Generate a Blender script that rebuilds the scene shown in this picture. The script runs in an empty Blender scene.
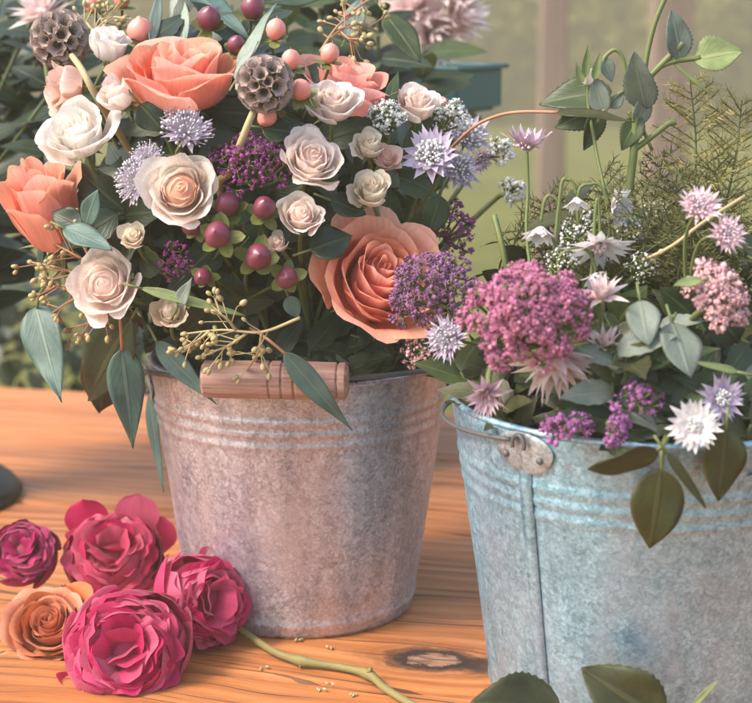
import bpy, math, random
import numpy as np
from mathutils import Vector, Matrix, noise as mnoise
random.seed(7)
PI = math.pi
SC = bpy.context.scene
COL = SC.collection

# ------------------------------------------------------------------ camera
FPX, CX, CY = 1600.0, 376.0, 351.5
PITCH = math.radians(12.0)
CAMZ = 0.45
FW = Vector((0, math.cos(PITCH), -math.sin(PITCH)))
UP = Vector((0, math.sin(PITCH), math.cos(PITCH)))
RT = Vector((1, 0, 0))
EYE = Vector((0, 0, CAMZ))


def ray(px, py):
    return (FW + RT * ((px - CX) / FPX) - UP * ((py - CY) / FPX))


def at(px, py, Y):
    d = ray(px, py)
    return EYE + d * (Y / d.y)


def on_table(px, py, z=0.0):
    d = ray(px, py)
    return EYE + d * ((z - CAMZ) / d.z)


def mpp(p):
    return (p - EYE).dot(FW) / FPX          # metres per photo pixel at a point


cam_d = bpy.data.cameras.new('camera')
cam = bpy.data.objects.new('camera', cam_d)
COL.objects.link(cam)
cam.location = EYE
cam.rotation_euler = (PI / 2 - PITCH, 0, 0)
cam_d.sensor_width = 36
cam_d.lens = 36 * FPX / 752
cam_d.clip_start = 0.02
cam_d.clip_end = 500
cam_d.dof.use_dof = True
cam_d.dof.focus_distance = 1.07
cam_d.dof.aperture_fstop = 8.5
SC.camera = cam


# ------------------------------------------------------------------ materials
def new_mat(name):
    m = bpy.data.materials.new(name)
    m.use_nodes = True
    nt = m.node_tree
    nt.nodes.clear()
    out = nt.nodes.new('ShaderNodeOutputMaterial')
    return m, nt, out


def N(nt, typ, **kw):
    n = nt.nodes.new(typ)
    for k, v in kw.items():
        setattr(n, k, v)
    return n


def ramp(nt, stops, interp='LINEAR'):
    r = nt.nodes.new('ShaderNodeValToRGB')
    r.color_ramp.interpolation = interp
    el = r.color_ramp.elements
    while len(el) < len(stops):
        el.new(0.5)
    for e, (p, c) in zip(el, stops):
        e.position = p
        e.color = (c[0], c[1], c[2], 1) if len(c) == 3 else c
    return r


def mixc(nt, fac, a, b, mode='MIX'):
    n = nt.nodes.new('ShaderNodeMix')
    n.data_type = 'RGBA'
    n.blend_type = mode
    for sock, v in ((n.inputs[0], fac), (n.inputs[6], a), (n.inputs[7], b)):
        if isinstance(v, (int, float)):
            sock.default_value = v
        elif isinstance(v, tuple):
            sock.default_value = (*v[:3], 1)
        else:
            nt.links.new(v, sock)
    return n.outputs[2]


def math_n(nt, op, a, b=0.0, clamp=False):
    n = nt.nodes.new('ShaderNodeMath')
    n.operation = op
    n.use_clamp = clamp
    for sock, v in ((n.inputs[0], a), (n.inputs[1], b)):
        if isinstance(v, (int, float)):
            sock.default_value = v
        else:
            nt.links.new(v, sock)
    return n.outputs[0]


def noise(nt, scale, detail=4, rough=0.5, vec=None, dist=0.0):
    n = nt.nodes.new('ShaderNodeTexNoise')
    n.inputs['Scale'].default_value = scale
    n.inputs['Detail'].default_value = detail
    n.inputs['Roughness'].default_value = rough
    n.inputs['Distortion'].default_value = dist
    if vec is not None:
        nt.links.new(vec, n.inputs['Vector'])
    return n


def texco(nt):
    return nt.nodes.new('ShaderNodeTexCoord').outputs['Object']


def mapping(nt, vec, scale=(1, 1, 1), rot=(0, 0, 0), loc=(0, 0, 0)):
    n = nt.nodes.new('ShaderNodeMapping')
    n.inputs['Scale'].default_value = scale
    n.inputs['Rotation'].default_value = rot
    n.inputs['Location'].default_value = loc
    nt.links.new(vec, n.inputs['Vector'])
    return n.outputs[0]


def principled(nt, out, rough=0.5, metal=0.0, spec=0.5):
    p = nt.nodes.new('ShaderNodeBsdfPrincipled')
    p.inputs['Roughness'].default_value = rough
    p.inputs['Metallic'].default_value = metal
    p.inputs['Specular IOR Level'].default_value = spec
    nt.links.new(p.outputs[0], out.inputs[0])
    return p


def attr(nt):
    a = nt.nodes.new('ShaderNodeAttribute')
    a.attribute_name = 'pt'
    s = nt.nodes.new('ShaderNodeSeparateColor')
    nt.links.new(a.outputs['Color'], s.inputs[0])
    return s.outputs[0], s.outputs[1], s.outputs[2], a.outputs['Alpha']


def bump(nt, h, strength, dist, p):
    b = nt.nodes.new('ShaderNodeBump')
    b.inputs['Strength'].default_value = strength
    b.inputs['Distance'].default_value = dist
    nt.links.new(h, b.inputs['Height'])
    nt.links.new(b.outputs[0], p.inputs['Normal'])
    return b


def thin(nt, out, p, col, trans):
    """petal / leaf: part of the light passes through"""
    t = nt.nodes.new('ShaderNodeBsdfTranslucent')
    nt.links.new(col, t.inputs[0])
    m = nt.nodes.new('ShaderNodeMixShader')
    m.inputs[0].default_value = trans
    nt.links.new(p.outputs[0], m.inputs[1])
    nt.links.new(t.outputs[0], m.inputs[2])
    nt.links.new(m.outputs[0], out.inputs[0])


def m_petal(name, heart, mid, outer, edge, back, trans=0.28, edge_amt=0.7):
    m, nt, out = new_mat(name)
    t, v, rnd, u = attr(nt)
    r = ramp(nt, [(0.0, heart), (0.4, mid), (1.0, outer)])
    nt.links.new(t, r.inputs[0])
    ev = ramp(nt, [(0.60, (0, 0, 0)), (0.88, (0.45, 0.45, 0.45)), (1.0, (1, 1, 1))])
    nt.links.new(v, ev.inputs[0])
    c = mixc(nt, math_n(nt, 'MULTIPLY', ev.outputs[0], edge_amt), r.outputs[0], edge)
    # reverse of the petal
    g = nt.nodes.new('ShaderNodeNewGeometry')
    c = mixc(nt, math_n(nt, 'MULTIPLY', g.outputs['Backfacing'], 0.55), c, back)
    # veins running from the claw to the lip
    cmb = nt.nodes.new('ShaderNodeCombineXYZ')
    nt.links.new(math_n(nt, 'MULTIPLY', u, 26.0), cmb.inputs[0])
    nt.links.new(math_n(nt, 'MULTIPLY', v, 2.0), cmb.inputs[1])
    nt.links.new(math_n(nt, 'MULTIPLY', rnd, 40.0), cmb.inputs[2])
    nz = noise(nt, 1.0, 4, 0.6, cmb.outputs[0])
    vr = ramp(nt, [(0.35, (0.86, 0.84, 0.84)), (0.6, (1.03, 1.03, 1.03))])
    nt.links.new(nz.outputs[0], vr.inputs[0])
    c = mixc(nt, 0.8, c, vr.outputs[0], 'MULTIPLY')
    # petal to petal variation and blotches
    hv = nt.nodes.new('ShaderNodeHueSaturation')
    nt.links.new(c, hv.inputs['Color'])
    nt.links.new(math_n(nt, 'ADD', math_n(nt, 'MULTIPLY', rnd, 0.26), 0.86), hv.inputs['Value'])
    nt.links.new(math_n(nt, 'ADD', math_n(nt, 'MULTIPLY', rnd, -0.24), 1.10), hv.inputs['Saturation'])
    c = hv.outputs[0]
    p = principled(nt, out, 0.55, 0, 0.35)
    p.inputs['Sheen Weight'].default_value = 0.15
    nt.links.new(c, p.inputs['Base Color'])
    bump(nt, nz.outputs[0], 0.25, 0.001, p)
    thin(nt, out, p, c, trans)
    return m


def m_leaf(name, c1, c2, rib, trans=0.25, rough=0.45, back=None):
    m, nt, out = new_mat(name)
    t, v, rnd, u = attr(nt)
    co = texco(nt)
    nz = noise(nt, 60, 4, 0.6, co)
    c = mixc(nt, nz.outputs[0], c1, c2)
    c = mixc(nt, math_n(nt, 'MULTIPLY', rnd, 0.6), c, c2)
    au = math_n(nt, 'ABSOLUTE', math_n(nt, 'SUBTRACT', u, 0.5))       # 0 on the midrib
    rb = ramp(nt, [(0.0, (1, 1, 1)), (0.035, (1, 1, 1)), (0.06, (0, 0, 0))])
    nt.links.new(au, rb.inputs[0])
    ph = math_n(nt, 'ADD', math_n(nt, 'SUBTRACT', math_n(nt, 'MULTIPLY', v, 46.0), math_n(nt, 'MULTIPLY', au, 40.0)), math_n(nt, 'MULTIPLY', nz.outputs[0], 5.0))
    vn = math_n(nt, 'POWER', math_n(nt, 'ADD', math_n(nt, 'MULTIPLY', math_n(nt, 'SINE', ph), 0.5), 0.5), 7.0)
    f = math_n(nt, 'MAXIMUM', rb.outputs[0], math_n(nt, 'MULTIPLY', vn, 0.11), True)
    bl = noise(nt, 34, 5, 0.65, co)
    br_ = ramp(nt, [(0.36, (0.62, 0.62, 0.60)), (0.52, (1, 1, 1)), (0.68, (1.32, 1.26, 1.06))])
    nt.links.new(bl.outputs[0], br_.inputs[0])
    c = mixc(nt, 0.9, c, br_.outputs[0], 'MULTIPLY')
    # dry brown margin in places
    ed = ramp(nt, [(0.43, (0, 0, 0)), (0.50, (1, 1, 1))])
    nt.links.new(math_n(nt, 'ADD', au, math_n(nt, 'MULTIPLY', math_n(nt, 'SUBTRACT', bl.outputs[0], 0.62), 0.35)), ed.inputs[0])
    c = mixc(nt, math_n(nt, 'MULTIPLY', ed.outputs[0], 0.55), c, (0.16, 0.10, 0.04))
    c = mixc(nt, math_n(nt, 'MULTIPLY', f, 0.6), c, rib)
    # dusty bloom and small brown flecks
    fl = noise(nt, 260, 2, 0.5, co)
    fr = ramp(nt, [(0.70, (0, 0, 0)), (0.76, (1, 1, 1))])
    nt.links.new(fl.outputs[0], fr.inputs[0])
    c = mixc(nt, math_n(nt, 'MULTIPLY', fr.outputs[0], 0.5), c, (0.10, 0.06, 0.03))
    if back:
        g = nt.nodes.new('ShaderNodeNewGeometry')
        c = mixc(nt, math_n(nt, 'MULTIPLY', g.outputs['Backfacing'], 0.7), c, back)
    p = principled(nt, out, rough, 0, 0.45)
    nt.links.new(c, p.inputs['Base Color'])
    bump(nt, math_n(nt, 'ADD', f, bl.outputs[0]), 0.5, 0.0012, p)
    thin(nt, out, p, c, trans)
    return m


def m_simple(name, c1, c2, scale=80, rough=0.5, spec=0.5, bmp=0.2, coat=0.0, use_rnd=True, sss=0.0, trans=0.0):
    m, nt, out = new_mat(name)
    co = texco(nt)
    nz = noise(nt, scale, 5, 0.6, co)
    c = mixc(nt, nz.outputs[0], c1, c2)
    if use_rnd:
        t, v, rnd, u = attr(nt)
        c = mixc(nt, math_n(nt, 'MULTIPLY', rnd, 0.75), c, c2)
    p = principled(nt, out, rough, 0, spec)
    p.inputs['Coat Weight'].default_value = coat
    p.inputs['Coat Roughness'].default_value = 0.12
    if sss:
        p.inputs['Subsurface Weight'].default_value = sss
        p.inputs['Subsurface Radius'].default_value = (0.004, 0.002, 0.001)
        p.inputs['Subsurface Scale'].default_value = 1.0
    nt.links.new(c, p.inputs['Base Color'])
    if bmp:
        bump(nt, nz.outputs[0], bmp, 0.002, p)
    if trans:
        thin(nt, out, p, c, trans)
    return m


def m_zinc(name, dark, mid, light, warm):
    """galvanised sheet: spangle crystals, scuffs and white rust"""
    m, nt, out = new_mat(name)
    co = texco(nt)
    n1 = noise(nt, 45, 5, 0.65, co)
    wob = mixc(nt, 0.012, co, n1.outputs['Color'], 'ADD')
    v1 = N(nt, 'ShaderNodeTexVoronoi')
    v1.inputs['Scale'].default_value = 190
    nt.links.new(wob, v1.inputs['Vector'])
    v2 = N(nt, 'ShaderNodeTexVoronoi')
    v2.inputs['Scale'].default_value = 430
    nt.links.new(wob, v2.inputs['Vector'])
    s1 = N(nt, 'ShaderNodeSeparateColor')
    nt.links.new(v1.outputs['Color'], s1.inputs[0])
    s2 = N(nt, 'ShaderNodeSeparateColor')
    nt.links.new(v2.outputs['Color'], s2.inputs[0])
    g = math_n(nt, 'ADD', math_n(nt, 'MULTIPLY', s1.outputs[0], 0.42), math_n(nt, 'MULTIPLY', s2.outputs[1], 0.58))
    big = noise(nt, 9, 5, 0.65, co)
    g = math_n(nt, 'ADD', math_n(nt, 'MULTIPLY', g, 0.75), math_n(nt, 'MULTIPLY', math_n(nt, 'SUBTRACT', big.outputs[0], 0.38), 0.55))
    r = ramp(nt, [(0.10, dark), (0.45, mid), (0.9, light)])
    nt.links.new(g, r.inputs[0])
    c = r.outputs[0]
    # bright crystal flecks and fine dark creases between them
    vf = N(nt, 'ShaderNodeTexVoronoi', feature='DISTANCE_TO_EDGE')
    vf.inputs['Scale'].default_value = 240
    nt.links.new(wob, vf.inputs['Vector'])
    vr_ = ramp(nt, [(0.0, (0.74, 0.73, 0.75)), (0.12, (1, 1, 1)), (0.42, (1.06, 1.06, 1.06))])
    nt.links.new(vf.outputs[0], vr_.inputs[0])
    c = mixc(nt, 0.75, c, vr_.outputs[0], 'MULTIPLY')
    nf = noise(nt, 210, 3, 0.7, wob, 1.2)
    nr_ = ramp(nt, [(0.58, (0, 0, 0)), (0.66, (1, 1, 1))])
    nt.links.new(nf.outputs[0], nr_.inputs[0])
    c = mixc(nt, math_n(nt, 'MULTIPLY', nr_.outputs[0], 0.45), c, (light[0] * 1.2, light[1] * 1.2, light[2] * 1.2))
    # dark corrosion flecks
    fl = noise(nt, 420, 3, 0.6, wob)
    pat = noise(nt, 30, 4, 0.6, co)
    fr = ramp(nt, [(0.60, (0, 0, 0)), (0.68, (1, 1, 1))])
    nt.links.new(math_n(nt, 'ADD', math_n(nt, 'MULTIPLY', fl.outputs[0], 0.7), math_n(nt, 'MULTIPLY', pat.outputs[0], 0.4)), fr.inputs[0])
    c = mixc(nt, math_n(nt, 'MULTIPLY', fr.outputs[0], 0.40), c, (dark[0] * 0.5, dark[1] * 0.5, dark[2] * 0.5))
    # drips and vertical scuffs
    dr = noise(nt, 1.0, 4, 0.6, mapping(nt, co, (55, 55, 5)))
    drr = ramp(nt, [(0.38, (0.80, 0.80, 0.82)), (0.5, (1, 1, 1)), (0.66, (1.16, 1.15, 1.13))])
    nt.links.new(dr.outputs[0], drr.inputs[0])
    c = mixc(nt, 0.8, c, drr.outputs[0], 'MULTIPLY')
    wide = noise(nt, 5.5, 3, 0.5, mapping(nt, co, loc=(7, 3, 1)))
    wr_ = ramp(nt, [(0.36, (0.90, 0.91, 0.93)), (0.5, (1, 1, 1)), (0.64, (1.08, 1.07, 1.06))])
    nt.links.new(wide.outputs[0], wr_.inputs[0])
    c = mixc(nt, 1.0, c, wr_.outputs[0], 'MULTIPLY')
    # brown rust freckles near the foot and the rim
    sz = N(nt, 'ShaderNodeSeparateXYZ')
    nt.links.new(co, sz.inputs[0])
    ft_ = ramp(nt, [(0.0, (1, 1, 1)), (0.10, (0, 0, 0)), (0.90, (0, 0, 0)), (0.97, (0.8, 0.8, 0.8))])
    nt.links.new(math_n(nt, 'MULTIPLY', sz.outputs[2], 5.0), ft_.inputs[0])
    rn_ = noise(nt, 120, 4, 0.65, co)
    rr_ = ramp(nt, [(0.54, (0, 0, 0)), (0.62, (1, 1, 1))])
    nt.links.new(rn_.outputs[0], rr_.inputs[0])
    c = mixc(nt, math_n(nt, 'MULTIPLY', math_n(nt, 'MULTIPLY', rr_.outputs[0], ft_.outputs[0]), 0.6), c, (0.20, 0.10, 0.05))
    # warm stains
    st = noise(nt, 14, 5, 0.7, mapping(nt, co, (1, 1, 0.5), loc=(3, 1, 2)))
    sr = ramp(nt, [(0.48, (0, 0, 0)), (0.70, (1, 1, 1))])
    nt.links.new(st.outputs[0], sr.inputs[0])
    c = mixc(nt, math_n(nt, 'MULTIPLY', sr.outputs[0], 0.55), c, warm)
    p = principled(nt, out, 0.5, 0.68, 0.5)
    nt.links.new(c, p.inputs['Base Color'])
    rr = ramp(nt, [(0.2, (0.34,) * 3), (0.9, (0.56,) * 3)])
    nt.links.new(g, rr.inputs[0])
    nt.links.new(rr.outputs[0], p.inputs['Roughness'])
    h = math_n(nt, 'ADD', math_n(nt, 'MULTIPLY', g, 0.5), math_n(nt, 'MULTIPLY', big.outputs[0], 1.2))
    bump(nt, h, 0.14, 0.0008, p)
    return m


def m_wood_table(name, knot):
    """old stained boards; grain along local X, distorted round one knot"""
    m, nt, out = new_mat(name)
    co = texco(nt)
    t, v, rnd, u = attr(nt)                    # rnd = value of the board
    sep = N(nt, 'ShaderNodeSeparateXYZ')
    nt.links.new(co, sep.inputs[0])
    # distance to the knot
    kx = math_n(nt, 'DIVIDE', math_n(nt, 'SUBTRACT', sep.outputs[0], knot[0]), 0.024)
    ky = math_n(nt, 'DIVIDE', math_n(nt, 'SUBTRACT', sep.outputs[1], knot[1]), 0.0155)
    wk = noise(nt, 55, 5, 0.65, co)
    d2 = math_n(nt, 'ADD', math_n(nt, 'MULTIPLY', kx, kx), math_n(nt, 'MULTIPLY', ky, ky))
    d = math_n(nt, 'ADD', math_n(nt, 'SQRT', d2), math_n(nt, 'MULTIPLY', math_n(nt, 'SUBTRACT', wk.outputs[0], 0.5), 1.3))
    push = math_n(nt, 'DIVIDE', ky, math_n(nt, 'ADD', math_n(nt, 'MULTIPLY', d2, 0.5), 0.7))
    # warped coordinates
    low = noise(nt, 2.2, 3, 0.5, mapping(nt, co, (1, 3, 1)))
    cmb = N(nt, 'ShaderNodeCombineXYZ')
    nt.links.new(math_n(nt, 'ADD', sep.outputs[0], math_n(nt, 'MULTIPLY', rnd, 7.0)), cmb.inputs[0])
    yy = math_n(nt, 'SUBTRACT', sep.outputs[1], math_n(nt, 'MULTIPLY', push, 0.016))
    yy = math_n(nt, 'ADD', yy, math_n(nt, 'MULTIPLY', low.outputs[0], 0.10))
    nt.links.new(yy, cmb.inputs[1])
    nt.links.new(math_n(nt, 'MULTIPLY', rnd, 11.0), cmb.inputs[2])
    g1 = noise(nt, 1.0, 7, 0.66, mapping(nt, cmb.outputs[0], (3.0, 95, 1)))
    g2 = noise(nt, 1.0, 5, 0.6, mapping(nt, cmb.outputs[0], (7, 300, 1)))
    wv = N(nt, 'ShaderNodeTexWave', wave_type='BANDS', bands_direction='Y')
    wv.inputs['Scale'].default_value = 16
    wv.inputs['Distortion'].default_value = 5
    wv.inputs['Detail'].default_value = 3
    wv.inputs['Detail Scale'].default_value = 1.3
    nt.links.new(mapping(nt, cmb.outputs[0], (0.35, 1, 1)), wv.inputs['Vector'])
    g = math_n(nt, 'ADD', math_n(nt, 'MULTIPLY', g1.outputs[0], 0.56), math_n(nt, 'MULTIPLY', g2.outputs[0], 0.36))
    g = math_n(nt, 'ADD', g, math_n(nt, 'MULTIPLY', wv.outputs[0], 0.11))
    r = ramp(nt, [(0.28, (0.20, 0.056, 0.015)), (0.40, (0.33, 0.105, 0.026)), (0.53, (0.46, 0.158, 0.042)), (0.70, (0.57, 0.225, 0.072))])
    nt.links.new(g, r.inputs[0])
    c = r.outputs[0]
    # open dark pores and cracks along the grain
    ck = noise(nt, 1.0, 3, 0.5, mapping(nt, cmb.outputs[0], (3.0, 260, 1), loc=(4, 2, 0)))
    cr = ramp(nt, [(0.60, (0, 0, 0)), (0.64, (1, 1, 1))])
    nt.links.new(ck.outputs[0], cr.inputs[0])
    c = mixc(nt, math_n(nt, 'MULTIPLY', cr.outputs[0], 0.75), c, (0.035, 0.014, 0.007))
    # worn, greyed and paler patches
    wr = noise(nt, 5, 5, 0.65, mapping(nt, co, (1, 2.5, 1), loc=(1, 5, 0)))
    wrr = ramp(nt, [(0.45, (0, 0, 0)), (0.7, (1, 1, 1))])
    nt.links.new(wr.outputs[0], wrr.inputs[0])
    c = mixc(nt, math_n(nt, 'MULTIPLY', wrr.outputs[0], 0.25), c, (0.56, 0.27, 0.12))
    bv = N(nt, 'ShaderNodeHueSaturation')
    nt.links.new(c, bv.inputs['Color'])
    nt.links.new(math_n(nt, 'ADD', math_n(nt, 'MULTIPLY', rnd, 0.35), 0.84), bv.inputs['Value'])
    c = bv.outputs[0]
    # the knot: pale sawn heart, black bark ring, brown halo and a dark patch to its right
    halo = ramp(nt, [(0.0, (1, 1, 1)), (0.45, (0.75,) * 3), (1.0, (0, 0, 0))])
    nt.links.new(math_n(nt, 'MULTIPLY', d, 0.36), halo.inputs[0])
    rg = math_n(nt, 'ADD', math_n(nt, 'MULTIPLY', math_n(nt, 'SINE', math_n(nt, 'MULTIPLY', d, 15.0)), 0.22), 0.62)
    c = mixc(nt, math_n(nt, 'MULTIPLY', halo.outputs[0], rg), c, (0.11, 0.033, 0.012))
    sx = math_n(nt, 'DIVIDE', math_n(nt, 'SUBTRACT', sep.outputs[0], knot[0] + 0.042), 0.034)
    sy = math_n(nt, 'DIVIDE', math_n(nt, 'SUBTRACT', sep.outputs[1], knot[1] - 0.004), 0.016)
    sd = math_n(nt, 'ADD', math_n(nt, 'ADD', math_n(nt, 'MULTIPLY', sx, sx), math_n(nt, 'MULTIPLY', sy, sy)),
                math_n(nt, 'MULTIPLY', math_n(nt, 'SUBTRACT', wk.outputs[0], 0.5), 2.2))
    sst = ramp(nt, [(0.2, (1, 1, 1)), (0.9, (0, 0, 0))])
    nt.links.new(math_n(nt, 'MULTIPLY', sd, 0.7), sst.inputs[0])
    c = mixc(nt, math_n(nt, 'MULTIPLY', sst.outputs[0], 0.88), c, (0.028, 0.015, 0.009))
    core = ramp(nt, [(0.66, (1, 1, 1)), (0.82, (0, 0, 0))])
    nt.links.new(d, core.inputs[0])
    bark = ramp(nt, [(0.55, (1, 1, 1)), (0.86, (0, 0, 0))])
    nt.links.new(math_n(nt, 'MULTIPLY', d, 0.55), bark.inputs[0])
    c = mixc(nt, math_n(nt, 'MULTIPLY', bark.outputs[0], 0.92), c, (0.022, 0.012, 0.008))
    cg = noise(nt, 1.0, 4, 0.6, mapping(nt, co, (60, 320, 1), rot=(0, 0, 0.3)))
    cc = ramp(nt, [(0.35, (0.10, 0.045, 0.028)), (0.6, (0.36, 0.19, 0.115))])
    nt.links.new(cg.outputs[0], cc.inputs[0])
    c = mixc(nt, core.outputs[0], c, cc.outputs[0])
    p = principled(nt, out, 0.5, 0, 0.4)
    nt.links.new(c, p.inputs['Base Color'])
    rr = ramp(nt, [(0.3, (0.62,) * 3), (0.7, (0.40,) * 3)])
    nt.links.new(g, rr.inputs[0])
    nt.links.new(rr.outputs[0], p.inputs['Roughness'])
    h = math_n(nt, 'SUBTRACT', g, math_n(nt, 'MULTIPLY', cr.outputs[0], 0.5))
    h = math_n(nt, 'SUBTRACT', h, math_n(nt, 'MULTIPLY', math_n(nt, 'SUBTRACT', bark.outputs[0], core.outputs[0]), 0.9))
    h = math_n(nt, 'ADD', h, math_n(nt, 'MULTIPLY', cg.outputs[0], 0.3))
    bump(nt, h, 0.7, 0.0022, p)
    return m


def m_wood_plain(name, c1, c2, c3, axis=(4, 90, 90), rough=0.6, bmp=0.4):
    m, nt, out = new_mat(name)
    co = texco(nt)
    g1 = noise(nt, 1.0, 6, 0.65, mapping(nt, co, axis))
    r = ramp(nt, [(0.3, c1), (0.5, c2), (0.72, c3)])
    nt.links.new(g1.outputs[0], r.inputs[0])
    b = noise(nt, 12, 4, 0.6, co)
    c = mixc(nt, 0.5, r.outputs[0], mixc(nt, b.outputs[0], (0.62, 0.6, 0.58), (1.25, 1.25, 1.25)), 'MULTIPLY')
    p = principled(nt, out, rough, 0, 0.4)
    nt.links.new(c, p.inputs['Base Color'])
    bump(nt, g1.outputs[0], bmp, 0.0015, p)
    return m


def m_lawn(name):
    m, nt, out = new_mat(name)
    co = texco(nt)
    a = noise(nt, 1.1, 5, 0.6, co)
    b = noise(nt, 40, 3, 0.7, co)
    r = ramp(nt, [(0.3, (0.060, 0.074, 0.010)), (0.55, (0.130, 0.138, 0.018)), (0.8, (0.24, 0.22, 0.045))])
    nt.links.new(math_n(nt, 'ADD', math_n(nt, 'MULTIPLY', a.outputs[0], 0.6), math_n(nt, 'MULTIPLY', b.outputs[0], 0.4)), r.inputs[0])
    p = principled(nt, out, 0.85, 0, 0.2)
    nt.links.new(r.outputs[0], p.inputs['Base Color'])
    bump(nt, b.outputs[0], 1.0, 0.03, p)
    return m


M = {}
M['peach'] = m_petal('peach petal', (0.92, 0.27, 0.20), (0.92, 0.32, 0.24), (0.92, 0.38, 0.27), (0.94, 0.62, 0.48), (0.91, 0.42, 0.26), 0.48, 0.85)
M['salmon'] = m_petal('salmon pink petal', (0.92, 0.27, 0.23), (0.92, 0.33, 0.28), (0.92, 0.38, 0.33), (0.94, 0.58, 0.49), (0.90, 0.44, 0.34), 0.48, 0.85)
M['apricot'] = m_petal('apricot orange petal', (0.52, 0.085, 0.020), (0.58, 0.12, 0.032), (0.62, 0.16, 0.055), (0.70, 0.29, 0.14), (0.64, 0.20, 0.08), 0.30, 0.8)
M['blush'] = m_petal('blush white petal', (0.92, 0.58, 0.46), (0.92, 0.74, 0.66), (0.92, 0.84, 0.78), (0.92, 0.85, 0.80), (0.92, 0.84, 0.77), 0.52)
M['white'] = m_petal('cream white petal', (0.92, 0.76, 0.64), (0.92, 0.85, 0.78), (0.92, 0.88, 0.83), (0.92, 0.88, 0.84), (0.91, 0.88, 0.81), 0.52)
M['heart'] = m_petal('white petal with apricot heart', (0.90, 0.36, 0.18), (0.92, 0.66, 0.48), (0.92, 0.85, 0.78), (0.92, 0.86, 0.80), (0.91, 0.84, 0.76), 0.48)
M['cream'] = m_petal('cream bud petal', (0.88, 0.70, 0.54), (0.88, 0.78, 0.64), (0.88, 0.80, 0.68), (0.89, 0.80, 0.70), (0.86, 0.80, 0.63), 0.52)
M['pinkish'] = m_petal('pale pink petal', (0.86, 0.44, 0.32), (0.88, 0.56, 0.46), (0.89, 0.64, 0.55), (0.90, 0.71, 0.63), (0.88, 0.66, 0.56), 0.50)
M['magenta'] = m_petal('magenta petal', (0.46, 0.010, 0.085), (0.52, 0.014, 0.105), (0.56, 0.018, 0.125), (0.68, 0.07, 0.20), (0.54, 0.045, 0.145), 0.40, 0.55)
M['crimson'] = m_petal('crimson petal', (0.34, 0.008, 0.040), (0.44, 0.010, 0.065), (0.52, 0.016, 0.095), (0.64, 0.06, 0.16), (0.52, 0.055, 0.125), 0.40, 0.55)
M['plum'] = m_petal('plum petal', (0.34, 0.010, 0.06), (0.40, 0.012, 0.09), (0.36, 0.014, 0.08), (0.58, 0.06, 0.22), (0.30, 0.02, 0.08), 0.35, 0.5)
M['bride'] = m_petal('pale pink pointed bract', (0.76, 0.48, 0.46), (0.86, 0.68, 0.65), (0.88, 0.80, 0.77), (0.88, 0.81, 0.79), (0.86, 0.72, 0.70), 0.35)
M['lilac'] = m_petal('lilac bract', (0.42, 0.35, 0.48), (0.52, 0.43, 0.57), (0.60, 0.50, 0.64), (0.66, 0.58, 0.70), (0.54, 0.45, 0.60), 0.30)
M['mauve'] = m_petal('dusky mauve bract', (0.44, 0.26, 0.36), (0.56, 0.38, 0.48), (0.66, 0.50, 0.58), (0.74, 0.62, 0.66), (0.52, 0.34, 0.44), 0.28)
M['rosy'] = m_petal('rosy bract', (0.66, 0.36, 0.42), (0.76, 0.50, 0.55), (0.80, 0.62, 0.66), (0.84, 0.70, 0.72), (0.70, 0.48, 0.52), 0.28)
M['snow'] = m_petal('snow white petal', (0.84, 0.76, 0.74), (0.87, 0.83, 0.82), (0.88, 0.86, 0.85), (0.88, 0.87, 0.86), (0.86, 0.78, 0.80), 0.35)
M['fl_white'] = m_simple('white florets', (0.80, 0.79, 0.78), (0.66, 0.66, 0.62), 60, 0.6, 0.3, 0)
M['fl_lilac'] = m_simple('lilac florets', (0.46, 0.40, 0.54), (0.72, 0.67, 0.74), 60, 0.6, 0.3, 0)
M['fl_grey'] = m_simple('grey lilac florets', (0.34, 0.31, 0.38), (0.60, 0.56, 0.60), 60, 0.6, 0.3, 0)
M['fl_rosy'] = m_simple('rosy florets', (0.72, 0.42, 0.48), (0.84, 0.68, 0.70), 60, 0.6, 0.3, 0)
M['sedum'] = m_simple('pink stonecrop florets', (0.16, 0.016, 0.08), (0.70, 0.27, 0.42), 60, 0.6, 0.3, 0, trans=0.15)
M['sedum_purple'] = m_simple('purple stonecrop florets', (0.075, 0.018, 0.065), (0.36, 0.17, 0.32), 60, 0.6, 0.3, 0, trans=0.15)
M['sedum_dusk'] = m_simple('dusty rose florets', (0.48, 0.22, 0.26), (0.66, 0.42, 0.42), 60, 0.6, 0.3, 0)
M['statice'] = m_simple('violet florets', (0.17, 0.035, 0.16), (0.38, 0.15, 0.33), 60, 0.6, 0.3, 0)
M['deep_violet'] = m_simple('deep violet florets', (0.055, 0.014, 0.05), (0.40, 0.08, 0.30), 60, 0.6, 0.3, 0)
M['berry_dark'] = m_simple('dark wine berry skin', (0.055, 0.008, 0.020), (0.21, 0.040, 0.072), 130, 0.36, 0.5, 0.12, 0.12)
M['berry_coral'] = m_simple('coral berry skin', (0.76, 0.14, 0.115), (0.84, 0.33, 0.26), 130, 0.38, 0.5, 0.10, 0.12, sss=0.1)
M['pod'] = m_simple('papery brown pod', (0.26, 0.17, 0.15), (0.52, 0.41, 0.37), 180, 0.75, 0.2, 0.3, trans=0.25)
M['pod_core'] = m_simple('dark pod core', (0.035, 0.030, 0.022), (0.10, 0.085, 0.05), 200, 0.8, 0.2, 0.3)
M['stem'] = m_simple('green stem', (0.085, 0.12, 0.035), (0.17, 0.20, 0.065), 50, 0.5, 0.4, 0.2)
M['stem_dark'] = m_simple('dark green stem', (0.04, 0.065, 0.02), (0.09, 0.11, 0.035), 50, 0.55, 0.4, 0.2)
M['stem_pale'] = m_simple('pale straw stem', (0.34, 0.27, 0.12), (0.46, 0.36, 0.20), 60, 0.6, 0.4, 0.3)
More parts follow.
